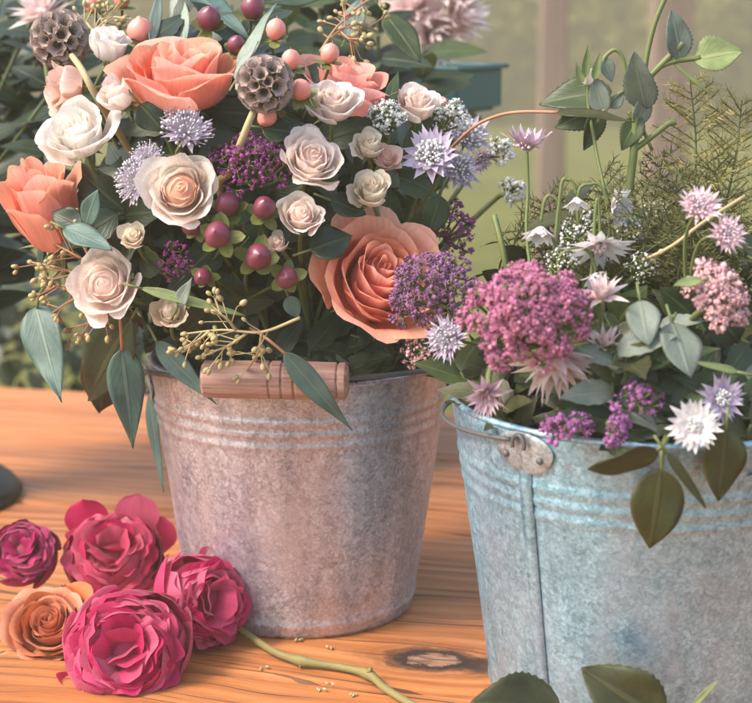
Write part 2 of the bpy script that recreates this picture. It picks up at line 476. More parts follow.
M['stem_red'] = m_simple('reddish stem', (0.34, 0.12, 0.075), (0.42, 0.24, 0.12), 60, 0.5, 0.4, 0.2)
M['sepal'] = m_leaf('sepal green', (0.11, 0.17, 0.05), (0.20, 0.25, 0.09), (0.25, 0.30, 0.13))
M['sepal_lime'] = m_leaf('lime edged sepal', (0.13, 0.19, 0.045), (0.24, 0.26, 0.07), (0.24, 0.18, 0.08))
M['euc'] = m_leaf('blue green gum leaf', (0.060, 0.120, 0.100), (0.105, 0.180, 0.150), (0.17, 0.24, 0.19), 0.2, 0.5, (0.10, 0.16, 0.135))
M['euc_pale'] = m_leaf('grey green gum leaf', (0.20, 0.27, 0.23), (0.30, 0.36, 0.31), (0.40, 0.45, 0.38), 0.25, 0.55, (0.26, 0.32, 0.28))
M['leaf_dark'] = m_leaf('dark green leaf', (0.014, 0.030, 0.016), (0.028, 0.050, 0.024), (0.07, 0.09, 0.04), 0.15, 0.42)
M['leaf_mid'] = m_leaf('mid green leaf', (0.038, 0.066, 0.022), (0.065, 0.098, 0.032), (0.12, 0.15, 0.06), 0.25, 0.45)
M['leaf_olive'] = m_leaf('olive green leaf', (0.030, 0.036, 0.009), (0.052, 0.058, 0.016), (0.08, 0.08, 0.03), 0.2, 0.5)
M['leaf_rose'] = m_leaf('grey green rose leaf', (0.17, 0.22, 0.18), (0.26, 0.31, 0.26), (0.34, 0.37, 0.28), 0.35, 0.5, (0.26, 0.31, 0.26))
M['leaf_light'] = m_leaf('light green leaf', (0.22, 0.29, 0.10), (0.30, 0.36, 0.15), (0.40, 0.44, 0.22), 0.3, 0.45)
M['seed'] = m_simple('gum seed capsule', (0.24, 0.19, 0.07), (0.44, 0.36, 0.18), 90, 0.6, 0.4, 0.2)
M['fern'] = m_simple('feathery green needles', (0.085, 0.095, 0.028), (0.180, 0.170, 0.060), 40, 0.6, 0.3, 0, trans=0.3)
M['fern_gold'] = m_simple('golden green needles', (0.22, 0.20, 0.05), (0.36, 0.30, 0.09), 40, 0.6, 0.3, 0, trans=0.2)
M['zinc_leak_tint'] = m_zinc('weathered zinc with light leak tint', (0.37, 0.35, 0.39), (0.53, 0.505, 0.55), (0.68, 0.655, 0.70), (0.55, 0.475, 0.50))  # pinkish cast of leaking light put into the metal colour
M['zinc_sky_tint'] = m_zinc('galvanised zinc with sky light tint', (0.20, 0.40, 0.52), (0.30, 0.53, 0.67), (0.43, 0.66, 0.79), (0.40, 0.50, 0.62))  # blue of the sky light put into the metal colour
M['wire'] = m_simple('dull grey wire', (0.05, 0.052, 0.055), (0.11, 0.11, 0.115), 200, 0.45, 0.6, 0.2)
M['plate'] = m_zinc('pale zinc plate', (0.26, 0.33, 0.38), (0.38, 0.45, 0.50), (0.50, 0.56, 0.60), (0.44, 0.42, 0.42))
M['grip'] = m_wood_plain('pink worn wood grip', (0.17, 0.075, 0.055), (0.40, 0.235, 0.19), (0.56, 0.38, 0.32), (200, 200, 14))
M['post'] = m_wood_plain('bare timber post', (0.14, 0.095, 0.075), (0.21, 0.145, 0.115), (0.27, 0.19, 0.155), (30, 30, 2))
M['crate'] = m_wood_plain('old crate wood', (0.08, 0.05, 0.03), (0.14, 0.09, 0.05), (0.22, 0.15, 0.09), (4, 60, 60))
M['teal'] = m_simple('teal plastic', (0.006, 0.070, 0.078), (0.010, 0.090, 0.098), 20, 0.45, 0.4, 0.05, use_rnd=False)
M['black'] = m_simple('black plastic', (0.012, 0.012, 0.013), (0.022, 0.022, 0.022), 30, 0.45, 0.5, 0.1, use_rnd=False)
M['soil'] = m_simple('dark wet foam', (0.02, 0.03, 0.02), (0.04, 0.05, 0.03), 120, 0.9, 0.2, 0.6, use_rnd=False)
M['lawn'] = m_lawn('lawn')
M['hedge'] = m_simple('hedge leaf', (0.030, 0.034, 0.006), (0.20, 0.18, 0.035), 3, 0.7, 0.25, 0, trans=0.2)
M['twig'] = m_simple('yellow green woody twig', (0.13, 0.12, 0.035), (0.25, 0.21, 0.075), 90, 0.6, 0.4, 0.4)
M['crumb'] = m_simple('dry straw crumb', (0.30, 0.24, 0.12), (0.45, 0.37, 0.21), 200, 0.7, 0.3, 0.2)


# ------------------------------------------------------------------ mesh helpers
class MB:
    def __init__(self):
        self.v, self.f, self.c, self.mi = [], [], [], []

    def grid(self, P, A):
        """P rows of points, A rows of (t, v, rnd, u)"""
        b = len(self.v)
        m, n = len(P), len(P[0])
        for row, ar in zip(P, A):
            self.v.extend(row)
            self.c.extend(ar)
        for i in range(m - 1):
            for j in range(n - 1):
                a = b + i * n + j
                self.f.append((a, a + 1, a + n + 1, a + n))

    def tube(self, pts, rad, sides=7, rnd=0.3, caps=True):
        pts = [Vector(p) for p in pts]
        k = len(pts)
        if not isinstance(rad, (list, tuple)):
            rad = [rad] * k
        b = len(self.v)
        ref = None
        for i, p in enumerate(pts):
            d = (pts[min(i + 1, k - 1)] - pts[max(i - 1, 0)])
            if d.length < 1e-9:
                d = Vector((0, 0, 1))
            d.normalize()
            if ref is None:
                ref = d.orthogonal().normalized()
            else:
                ref = (ref - d * ref.dot(d))
                if ref.length < 1e-6:
                    ref = d.orthogonal()
                ref.normalize()
            bi = d.cross(ref)
            for s in range(sides):
                a = 2 * PI * s / sides
                self.v.append(tuple(p + (ref * math.cos(a) + bi * math.sin(a)) * rad[i]))
                self.c.append((0, i / max(1, k - 1), rnd, 0.2))
        for i in range(k - 1):
            for s in range(sides):
                s2 = (s + 1) % sides
                self.f.append((b + i * sides + s, b + i * sides + s2, b + (i + 1) * sides + s2, b + (i + 1) * sides + s))
        if caps:
            self.f.append(tuple(b + s for s in range(sides))[::-1])
            self.f.append(tuple(b + (k - 1) * sides + s for s in range(sides)))

    def lathe(self, prof, seg=48, center=(0, 0), rnd=0.3, wob=None):
        b = len(self.v)
        n = len(prof)
        for i in range(seg):
            a = 2 * PI * i / seg
            for r, z in prof:
                dr = wob(a, z) if wob else 0
                self.v.append((center[0] + (r + dr) * math.cos(a), center[1] + (r + dr) * math.sin(a), z))
                self.c.append((0, 0, rnd, 0.2))
        for i in range(seg):
            i2 = (i + 1) % seg
            for j in range(n - 1):
                self.f.append((b + i * n + j, b + i2 * n + j, b + i2 * n + j + 1, b + i * n + j + 1))

    def ball(self, p, r, axis=None, stretch=1.0, rnd=0.3, seg=10, rings=6):
        """ellipsoid with its long axis along axis"""
        ax = Vector(axis).normalized() if axis is not None else Vector((0, 0, 1))
        x = ax.orthogonal().normalized()
        y = ax.cross(x)
        p = Vector(p)
        b = len(self.v)
        self.v.append(tuple(p - ax * r * stretch)); self.c.append((0, 0, rnd, 0.2))
        for i in range(1, rings):
            th = PI * i / rings
            z, rr = -math.cos(th) * r * stretch, math.sin(th) * r
            for s in range(seg):
                a = 2 * PI * s / seg
                self.v.append(tuple(p + ax * z + (x * math.cos(a) + y * math.sin(a)) * rr))
                self.c.append((0, i / rings, rnd, 0.2))
        self.v.append(tuple(p + ax * r * stretch)); self.c.append((0, 1, rnd, 0.2))
        e = len(self.v) - 1
        for s in range(seg):
            s2 = (s + 1) % seg
            self.f.append((b, b + 1 + s2, b + 1 + s))
            for i in range(rings - 2):
                q = b + 1 + i * seg
                self.f.append((q + s, q + s2, q + seg + s2, q + seg + s))
            q = b + 1 + (rings - 2) * seg
            self.f.append((q + s, q + s2, e))

    def box(self, lo, hi, rnd=0.3):
        b = len(self.v)
        for z in (lo[2], hi[2]):
            for x, y in ((lo[0], lo[1]), (hi[0], lo[1]), (hi[0], hi[1]), (lo[0], hi[1])):
                self.v.append((x, y, z)); self.c.append((0, 0, rnd, 0.2))
        for q in ((3, 2, 1, 0), (4, 5, 6, 7), (0, 1, 5, 4), (1, 2, 6, 5), (2, 3, 7, 6), (3, 0, 4, 7)):
            self.f.append(tuple(b + k for k in q))

    def build(self, name, mat, parent=None, smooth=True, inv=None, bevel=0.0, solid=0.0):
        me = bpy.data.meshes.new(name)
        vs = self.v
        if inv is not None:
            vs = [tuple(inv @ Vector(v)) for v in vs]
        me.from_pydata([tuple(v) for v in vs], [], self.f)
        a = me.color_attributes.new('pt', 'FLOAT_COLOR', 'POINT')
        a.data.foreach_set('color', np.array(self.c, dtype=np.float32).ravel())
        if smooth:
            me.polygons.foreach_set('use_smooth', [True] * len(me.polygons))
        me.materials.append(mat)
        me.update()
        o = bpy.data.objects.new(name, me)
        COL.objects.link(o)
        if parent is not None:
            o.parent = parent
        if bevel:
            md = o.modifiers.new('bevel', 'BEVEL')
            md.width = bevel
            md.segments = 2
            md.limit_method = 'ANGLE'
        if solid:
            md = o.modifiers.new('solid', 'SOLIDIFY')
            md.thickness = solid
            md.offset = 0
        return o


def spline(pts, n=8):
    """Catmull-Rom through the points"""
    P = [Vector(p) for p in pts]
    P = [P[0] * 2 - P[1]] + P + [P[-1] * 2 - P[-2]]
    out = []
    for i in range(1, len(P) - 2):
        for k in range(n):
            t = k / n
            a, b, c, d = P[i - 1], P[i], P[i + 1], P[i + 2]
            out.append(0.5 * ((2 * b) + (c - a) * t + (2 * a - 5 * b + 4 * c - d) * t * t + (3 * b - a - 3 * c + d) * t ** 3))
    out.append(P[-2])
    return out


def frame(p, d, spin=0.0):
    z = Vector(d).normalized()
    x = Vector((0, 0, 1)).cross(z)
    if x.length < 1e-3:
        x = Vector((1, 0, 0))
    x.normalize()
    y = z.cross(x)
    Mx = Matrix((x, y, z)).transposed().to_4x4()
    return Matrix.Translation(Vector(p)) @ Mx @ Matrix.Rotation(spin, 4, 'Z')


def thing(name, label, cat, mat4=None, group=None):
    o = bpy.data.objects.new(name, None)
    o.empty_display_size = 0.01
    COL.objects.link(o)
    if mat4 is not None:
        o.matrix_world = mat4
    tag(o, label, cat, group)
    return o


def tag(o, label, cat, group=None):
    o['label'] = label
    o['category'] = cat
    if group:
        o['group'] = group
    return o


def struct(o):
    o['kind'] = 'structure'
    return o


# ------------------------------------------------------------------ plant parts
def bez(P, v):
    w = 1 - v
    a, b, c, d = w * w * w, 3 * w * w * v, 3 * w * v * v, v * v * v
    return (P[0][0] * a + P[1][0] * b + P[2][0] * c + P[3][0] * d, P[0][1] * a + P[1][1] * b + P[2][1] * c + P[3][1] * d)


def petal(mb, th0, W, P, t, rg, R, nu=10, nv=9, drop=0.28, ruf=0.02, roll=0.0, spiral=0.1, point=0.0, narrow=0.35, tipw=0.85, tilt=(0, 0)):
    ph1, ph2, k1 = rg.uniform(0, 6.3), rg.uniform(0, 6.3), rg.uniform(2.5, 5.0)
    rnd = rg.random()
    rows, ats = [], []
    for i in range(nv + 1):
        v = i / nv
        row, ar = [], []
        for j in range(nu + 1):
            u = -1 + 2 * j / nu
            au = abs(u)
            vv = v * (1 - drop * au ** 2.6 + point * (1 - au) ** 2)
            r, z = bez(P, min(vv, 1.15))
            s = narrow + (1 - narrow) * math.sin(min(1.0, v / 0.62) * PI / 2)
            if v > 0.62:
                s *= 1 - (1 - tipw) * ((v - 0.62) / 0.38) ** 2
            a = th0 + u * W * s
            r *= 1 + spiral * u
            q = max(0.0, (vv - 0.72) / 0.28)
            r += roll * R * q * q * (0.35 + 1.25 * au * au)
            z -= roll * R * 0.9 * q * q * (0.25 + 1.35 * au * au)
            wv = math.sin(k1 * u + ph1) + 0.5 * math.sin(2.3 * k1 * u + ph2)
            r += ruf * R * wv * v ** 2.5
            z += ruf * R * 0.7 * math.sin(k1 * u * 1.3 + ph2) * v ** 3
            x, y = r * math.cos(a), r * math.sin(a)
            x += tilt[0] * R * v * v
            y += tilt[1] * R * v * v
            row.append((x, y, z))
            ar.append((t, v, rnd, 0.5 + u * 0.5))
        rows.append(row)
        ats.append(ar)
    mb.grid(rows, ats)


def leaf(mb, Mx, L, W, droop=0.2, fold=0.15, shape='ovate', serr=0.0, nv=14, nu=6, rnd=None, wave=0.0, twist=0.0):
    """leaf along local +Y, face towards +Z"""
    rnd = random.random() if rnd is None else rnd
    ph = random.uniform(0, 6)
    rows, ats = [], []
    for i in range(nv + 1):
        v = i / nv
        if shape == 'ovate':
            w = math.sin(PI * min(1, v ** 0.75)) ** 0.85 if 0 < v < 1 else 0
        elif shape == 'lance':
            w = math.sin(PI * v ** 0.62) ** 1.1 * (1 - 0.15 * v) if 0 < v < 1 else 0
        elif shape == 'lobe':
            w = min(1.0, (v / 0.68)) ** 0.6 * (math.sqrt(max(0, 1 - ((v - 0.68) / 0.32) ** 2)) if v > 0.68 else 1)
        elif shape == 'blade':
            w = min(1, v * 5) ** 0.6 * (1 - v ** 3) ** 0.8
        else:
            w = (math.sin(PI * v) ** 0.55) if 0 < v < 1 else 0
        w = max(w, 0.02)
        row, ar = [], []
        for j in range(nu + 1):
            u = -1 + 2 * j / nu
            ww = w * W * 0.5
            if serr and abs(u) > 0.99:
                ww *= 1 + serr * (1 if i % 2 else -1)
            x = u * ww
            y = v * L
            z = -droop * L * v * v + fold * abs(x) + wave * W * math.sin(v * 9 + ph + u) * abs(u)
            if twist:
                a = twist * v
                x, z0 = x * math.cos(a), x * math.sin(a)
                z += z0
            p = Mx @ Vector((x, y, z))
            row.append(tuple(p))
            ar.append((0, v, rnd, 0.5 + u * 0.5))
        rows.append(row)
        ats.append(ar)
    mb.grid(rows, ats)


def leaf_frame(A, B, nrm):
    y = (B - A).normalized()
    n = Vector(nrm)
    n = n - y * n.dot(y)
    if n.length < 1e-5:
        n = y.orthogonal()
    n.normalize()
    x = y.cross(n)
    Mx = Matrix((x, y, n)).transposed().to_4x4()
    return Matrix.Translation(A) @ Mx


BUCKET = {}          # name -> (axis x, axis y, rim radius, rim z)


def stem_path(p, d, bk, rg, back=0.05):
    """from under a flower down into the mouth of its bucket"""
    ax, ay, rr, rz = BUCKET[bk]
    p, d = Vector(p), Vector(d).normalized()
    a = rg.uniform(0, 6.28)
    tx, ty = p.x - ax, p.y - ay
    L = math.hypot(tx, ty) or 1
    k = min(0.62 * rr, L * 0.4)
    m = Vector((ax + tx / L * k + 0.012 * math.cos(a), ay + ty / L * k + 0.012 * math.sin(a), rz + 0.012))
    e = Vector((ax + tx / L * k * 0.4, ay + ty / L * k * 0.4, rz - 0.12))
    q = p - d * back
    pts = [p, q]
    if (m - q).length > 0.05:
        pts.append(q.lerp(m, 0.55) + Vector((0, 0, 0.012)))
    pts += [m, e]
    return spline(pts, 5)


def add_stem(root, pts, r, mat, inv, sides=6):
    mb = MB()
    mb.tube(pts, [r * (1 + 0.35 * i / len(pts)) for i in range(len(pts))], sides)
    return mb.build('stem', mat, root, inv=inv)


def calyx(root, R, rg, mat=None, refl=0.4):
    mb = MB()
    mb.ball((0, 0, -0.10 * R), 0.17 * R, (0, 0, 1), 1.2, seg=10)
    for k in range(5):
        a = k * 2 * PI / 5 + rg.uniform(-.2, .2)
        L = R * rg.uniform(0.65, 0.95)
        d = Vector((math.cos(a), math.sin(a), rg.uniform(-0.25, 0.7)))
        Mx = leaf_frame(Vector((0, 0, -0.02 * R)), Vector((0, 0, -0.02 * R)) + d, (0, 0, 1) if d.z < 0.8 else (math.cos(a), math.sin(a), 0))
        leaf(mb, Mx, L, 0.26 * R, refl * rg.uniform(0.2, 1.2), 0.3, 'lance', nv=8, nu=4)
    return mb.build('calyx', mat or M['sepal'], root)


ROSES = []


def rose(name, label, pos, d, dia_px, mat, bk=None, n=26, opn=1.0, seed=0, group=None, kind='tea', cat='rose', keep=7, hgt=1.0, stem=True, spin=None, leaves=0, stem_r=0.0022, jag=0.0):
    rg = random.Random(seed * 31 + 5)
    d = Vector(d).normalized()
    pos = Vector(pos)
    R = dia_px * 0.5 * mpp(pos) / (1.02 if kind != 'ball' else 1.0)
    base = pos - d * R * 0.5 * hgt
    Mx = frame(base, d, rg.uniform(0, 6.3) if spin is None else spin)
    root = thing(name, label, cat, Mx, group)
    inv = Mx.inverted()
    th = rg.uniform(0, 6.3)
    core = MB()
    # filler ball in the heart, added so petal gaps do not go dark
    if kind == 'ball':
        core.ball((0, 0, 0.42 * R * hgt), 0.50 * R * opn, None, 0.85, 0.3, 14, 10)
    else:
        core.ball((0, 0, 0.37 * R * hgt), 0.40 * R * opn, None, 0.92 * hgt / opn, 0.3, 14, 10)
    core.c = [(0.15, 0.3, 0.6, 0.3)] * len(core.v)
    for i in range(n):
        t = i / (n - 1)
        if kind == 'ball' and t < 0.42:
            continue
        th += 2.39996 + rg.uniform(-0.25, 0.25)
        tgt = core if i < n - keep else MB()
        if kind == 'tea':
            ri = R * (0.055 + 0.68 * t ** 0.9) * opn
            h = R * (0.98 - 0.22 * t * t + rg.uniform(-0.09, 0.06)) * hgt
            fl = R * (-0.05 + 0.27 * t ** 2.0) * opn
            P = ((0.03 * R, 0), (ri * 1.25, 0.02 * R), (ri * 1.02, h * 0.62), (ri + fl, h))
            petal(tgt, th, (2.1 - 1.22 * t) * rg.uniform(0.88, 1.08), P, t, rg, R, nu=12, nv=11, drop=0.18 + 0.08 * t, ruf=0.012 + 0.030 * t + jag, roll=(0.03 + 0.24 * t * opn) * rg.uniform(0.5, 1.3),
                  spiral=0.14, point=0.05 * t * rg.random(), tipw=0.84, tilt=(rg.uniform(-.09, .09) * t, rg.uniform(-.09, .09) * t))
        elif kind == 'spray':
            ri = R * (0.05 + 0.64 * t ** 0.85) * opn
            h = R * (0.84 - 0.20 * t ** 1.5 + rg.uniform(-0.10, 0.07)) * hgt
            fl = R * (-0.04 + 0.30 * t ** 1.8) * opn
            P = ((0.03 * R, 0), (ri * 1.25, 0.0), (ri * 1.10, h * 0.6), (ri + fl, h))
            petal(tgt, th, (1.9 - 1.0 * t) * rg.uniform(0.85, 1.1), P, t, rg, R, nu=12, drop=0.20, ruf=0.014 + 0.045 * t + jag, roll=(0.03 + 0.17 * t * opn) * rg.uniform(0.3, 1.5), spiral=rg.choice((0.13, 0.13, -0.06)), tipw=0.92, tilt=(rg.uniform(-.12, .12) * t, rg.uniform(-.12, .12) * t))
        else:   # full cupped garden rose, ruffled ball of many petals
            s = math.sqrt(t)
            ri = R * (0.06 + 0.80 * s) * opn
            h = R * (1.28 * math.sqrt(max(0.05, 1 - (0.80 * s) ** 2)) + rg.uniform(-0.12, 0.06)) * hgt
            fl = R * (-0.10 - 0.10 * s + rg.uniform(-0.05, 0.10)) * opn
            if i >= n - keep:
                fl = R * rg.uniform(0.0, 0.12)
                h *= rg.uniform(0.62, 0.85)
            P = ((0.03 * R, 0), (ri * 1.35, -0.02 * R), (ri * 1.22, h * 0.75), (ri + fl, h))
            petal(tgt, th, (1.25 - 0.5 * t) * rg.uniform(0.8, 1.1), P, t, rg, R, nu=12, nv=11, drop=0.20, ruf=0.020 + 0.02 * rg.random() + jag, roll=rg.uniform(0.02, 0.09),
                  spiral=rg.choice((-1, 1)) * 0.09, tipw=0.95, tilt=(rg.uniform(-.05, .05), rg.uniform(-.05, .05)))
        if tgt is not core:
            tgt.build('petal', mat, root)
    if kind == 'ball':
        # crowded ruffled petals that fill the cup, each turned its own way
        m = int(n * 1.0)
        for k in range(m):
            q = math.sqrt((k + 0.5) / m) * 0.88
            a = k * 2.39996 + rg.uniform(-.35, .35)
            ez = math.sqrt(max(0.0, 1 - q * q * 0.92))
            e = Vector((math.cos(a) * q, math.sin(a) * q, ez)).normalized()
            tipp = Vector((e.x * 0.98 * R * opn, e.y * 0.98 * R * opn, R * (0.30 + 0.86 * ez) * hgt)) * rg.uniform(0.93, 1.04)
            root_p = Vector((e.x * 0.42 * R, e.y * 0.42 * R, 0.34 * R * hgt))
            face = Matrix.Rotation(rg.uniform(-0.6, 0.6), 3, e) @ Vector((-math.cos(a), -math.sin(a), 0.35 + 0.5 * (1 - q)))
            F = leaf_frame(root_p, tipp, face)
            L = (tipp - root_p).length
            W = R * rg.uniform(0.26, 0.44)
            ph, ph2, rn = rg.uniform(0, 6), rg.uniform(0, 6), rg.random()
            cup, roll = rg.uniform(0.25, 0.5), rg.uniform(0.10, 0.34)
            rows, ats = [], []
            for i in range(13):
                v = i / 12
                row, ar = [], []
                for j in range(17):
                    u = -1 + j / 8
                    vt = v * (1 - 0.34 * u * u * (0.4 + 0.6 * u * u) - 0.05 * math.exp(-(u / 0.3) ** 2) * (rn > 0.6))
                    s = 0.45 + 0.55 * math.sin(min(1, v / 0.7) * PI / 2)
                    x = u * W * s
                    z = cup * x * x / W - roll * L * max(0, v - 0.6) ** 2 * 6 + 0.040 * R * math.sin(3.2 * u + ph) * v * v + 0.020 * R * math.sin(6 * u + ph2) * v ** 3
                    row.append(tuple(F @ Vector((x, vt * L, z))))
                    ar.append((0.25 + 0.6 * q, v, rn, 0.5 + u * 0.5))
                rows.append(row); ats.append(ar)
            core.grid(rows, ats)
    core.build('bloom', mat, root)
    calyx(root, R * (0.8 if kind != 'ball' else 0.9), rg)
    if bk and stem:
        pts = stem_path(base - d * 0.1 * R, d, bk, rg, 0.035)
        add_stem(root, pts, stem_r, M['stem'], inv)
        for k in range(leaves):
            mb = MB()
            a = rg.uniform(0, 6.28)
            p0 = pts[3 + k]
            e = Vector((math.cos(a), -abs(math.sin(a)), 0.2))
            leaf(mb, inv @ leaf_frame(p0, p0 + e, (0, -0.5, 1)), 0.05, 0.026, 0.25, 0.2, 'ovate', 0.06)
            mb.build('leaf', M['leaf_mid'], root)
    ROSES.append(root)
    return root


def astrantia(label, pos, d, dia_px, bract, floret, bk=None, seed=0, n=15, dome=0.55, bshape='lance', group=None, name='astrantia', cat='flower', stem_pts=None, up=0.35, layers=2, nfl=70, stem_mat='stem', wid=0.30):
    rg = random.Random(seed * 17 + 3)
    d = Vector(d).normalized()
    pos = Vector(pos)
    R = dia_px * 0.5 * mpp(pos)
    Mx = frame(pos - d * 0.15 * R, d, rg.uniform(0, 6))
    root = thing(name, label, cat, Mx, group)
    inv = Mx.inverted()
    mb = MB()
    for l in range(layers):
        for k in range(n):
            a = 2 * PI * (k + 0.5 * l) / n + rg.uniform(-.1, .1)
            e = Vector((math.cos(a), math.sin(a), up + 0.18 * l + rg.uniform(-.12, .12)))
            A = Vector((math.cos(a), math.sin(a), 0)) * 0.10 * R + Vector((0, 0, 0.02 * R * l))
            leaf(mb, leaf_frame(A, A + e, (0, 0, 1)), R * rg.uniform(0.86, 1.0) * (1 - 0.12 * l), wid * R, -0.12 + rg.uniform(-.15, .3), 0.25, bshape, nv=10, nu=4, wave=0.05, twist=rg.uniform(-.25, .25))
    mb.c = [(c[1] * 0.9 + 0.1, c[1], c[2], c[3]) for c in mb.c]
    mb.build('bracts', M[bract], root)
    if nfl:
        fb, sb = MB(), MB()
        for k in range(nfl):
            z = 1 - (k + 0.5) / nfl * 0.95
            a = k * 2.39996
            s = math.sqrt(max(0, 1 - z * z))
            rr = dome * R * rg.uniform(0.72, 1.10)
            a += rg.uniform(-.25, .25)
            p = Vector((s * math.cos(a) * rr, s * math.sin(a) * rr, z * rr * 0.85 + 0.12 * R))
            fb.ball(p, R * rg.uniform(0.028, 0.066), p, rg.uniform(1.0, 1.7), rg.random(), 6, 4)
            sb.tube([Vector((0, 0, 0.05 * R)) + p * 0.08, p], 0.010 * R, 3, rg.random(), False)
        fb.build('florets', M[floret], root)
        sb.build('filaments', M['fl_grey'], root)
    base = pos - d * 0.17 * R
    if stem_pts is None and bk:
        stem_pts = stem_path(base, d, bk, rg, 0.03)
    if stem_pts is not None:
        add_stem(root, stem_pts, 0.0010, M[stem_mat], inv, 6)
    return root


def cluster(name, label, pos, d, wpx, hpx, mat, bk=None, seed=0, subs=16, per=26, fr=0.0021, group=None, cat='flower', depth=0.45, star=True, branch='stem', flat=0.5):
    """domed head of many tiny starry florets on a branched stalk"""
    rg = random.Random(seed * 13 + 1)
    d = Vector(d).normalized()
    pos = Vector(pos)
    Rx, Ry = wpx * 0.5 * mpp(pos), hpx * 0.5 * mpp(pos)
    Mx = frame(pos, d, 0)
    root = thing(name, label, cat, Mx, group)
    inv = Mx.inverted()
    fb, bb = MB(), MB()
    foot = Vector((0, 0, -depth * 2.0 * Rx))
    Rz = depth * Rx * 1.3
    for k in range(subs):
        q = math.sqrt((k + 0.5) / subs)
        a = k * 2.39996 + rg.uniform(-.3, .3)
        q2 = q * rg.uniform(0.86, 1.08)
        c = Vector((math.cos(a) * q2 * Rx * 0.80, math.sin(a) * q2 * Ry * 0.80, Rz * (1 - q * q) * rg.uniform(0.8, 1.1) - 0.1 * Rz))
        bb.tube(spline([foot, foot.lerp(c, 0.55) + Vector((0, 0, -0.1 * Rz)), c], 4), 0.0009, 4, rg.random(), False)
        sr = 1.25 * math.sqrt(Rx * Ry / subs) * rg.uniform(0.8, 1.15)
        nrm = Vector((c.x / Rx, c.y / Ry, 0.75)).normalized()
        for i in range(per):
            e = Vector((rg.gauss(0, 1), rg.gauss(0, 1), rg.gauss(0, 1))).normalized()
            if e.dot(nrm) < -0.25:
                e = -e
            p = c + e * sr * rg.uniform(0.65, 1.0)
            if i % 3 == 0:
                bb.tube([c, p], 0.0005, 3, rg.random(), False)
            s = fr * rg.uniform(0.55, 1.4)
            if star and rg.random() < 0.75:
                x = e.orthogonal().normalized()
                y = e.cross(x)
                b = len(fb.v)
                rn = rg.random()
                fb.v.append(tuple(p)); fb.c.append((0, 0, rn * 0.4, 0.5))
                for m in range(10):
                    an = m * PI / 5
                    rad = s * (1.35 if m % 2 == 0 else 0.5)
                    fb.v.append(tuple(p + (x * math.cos(an) + y * math.sin(an)) * rad + e * s * (0.55 if m % 2 == 0 else 0.35)))
                    fb.c.append((0, 1, min(1, rn * 0.8 + (0.25 if m % 2 == 0 else 0)), 0.5))
                for m in range(10):
                    fb.f.append((b, b + 1 + m, b + 1 + (m + 1) % 10))
                fb.ball(p + e * s * 0.5, s * 0.33, e, 1.5, min(1, rn + 0.3), 5, 4)
            else:
                fb.ball(p, s * 0.8, e, 1.35, rg.random(), 6, 4)
    fb.build('florets', M[mat], root)
    bb.build('branches', M[branch], root)
    if bk:
        pts = stem_path(Mx @ foot, d, bk, rg, 0.02)
        add_stem(root, pts, 0.002, M[branch], inv)
    return root


def serruria(label, pos, d, dia_px, bk=None, seed=0, name='pointed_bract_flower', mat='bride', group=None, layers=3, n=11, stem_pts=None, up=0.9, nod=True):
    rg = random.Random(seed * 19 + 2)
    d = Vector(d).normalized()
    pos = Vector(pos)
    R = dia_px * 0.5 * mpp(pos)
    Mx = frame(pos - d * 0.3 * R, d, rg.uniform(0, 6))
    root = thing(name, label, 'flower', Mx, group)
    inv = Mx.inverted()
    mb = MB()
    for l in range(layers):
        for k in range(n):
            a = 2 * PI * (k + 0.37 * l) / n + rg.uniform(-.12, .12)
            e = Vector((math.cos(a), math.sin(a), up * (0.35 + 0.75 * l) + rg.uniform(-.15, .15)))
            A = Vector((math.cos(a), math.sin(a), 0)) * (0.16 - 0.04 * l) * R
            leaf(mb, leaf_frame(A, A + e, (-math.cos(a), -math.sin(a), 0.5)), R * rg.uniform(0.95, 1.2), 0.34 * R, rg.uniform(-.25, .25), 0.5, 'lance', nv=9, nu=4, twist=rg.uniform(-.4, .4))
    mb.c = [(c[1], c[1], c[2], c[3]) for c in mb.c]
    mb.build('bracts', M[mat], root)
    tb = MB()
    for k in range(40):
        a, q = rg.uniform(0, 6.28), math.sqrt(rg.random()) * 0.28 * R
        p = Vector((math.cos(a) * q, math.sin(a) * q, 0.05 * R))
        tb.tube([p, p * 1.5 + Vector((0, 0, R * rg.uniform(0.4, 0.65)))], 0.012 * R, 3, rg.random(), False)
    tb.build('tuft', M['fl_rosy'], root)
    if stem_pts is None and bk:
        stem_pts = stem_path(pos - d * 0.32 * R, d, bk, rg, 0.03)
    if stem_pts is not None:
        add_stem(root, stem_pts, 0.0017, M['stem'], inv, 6)
    return root


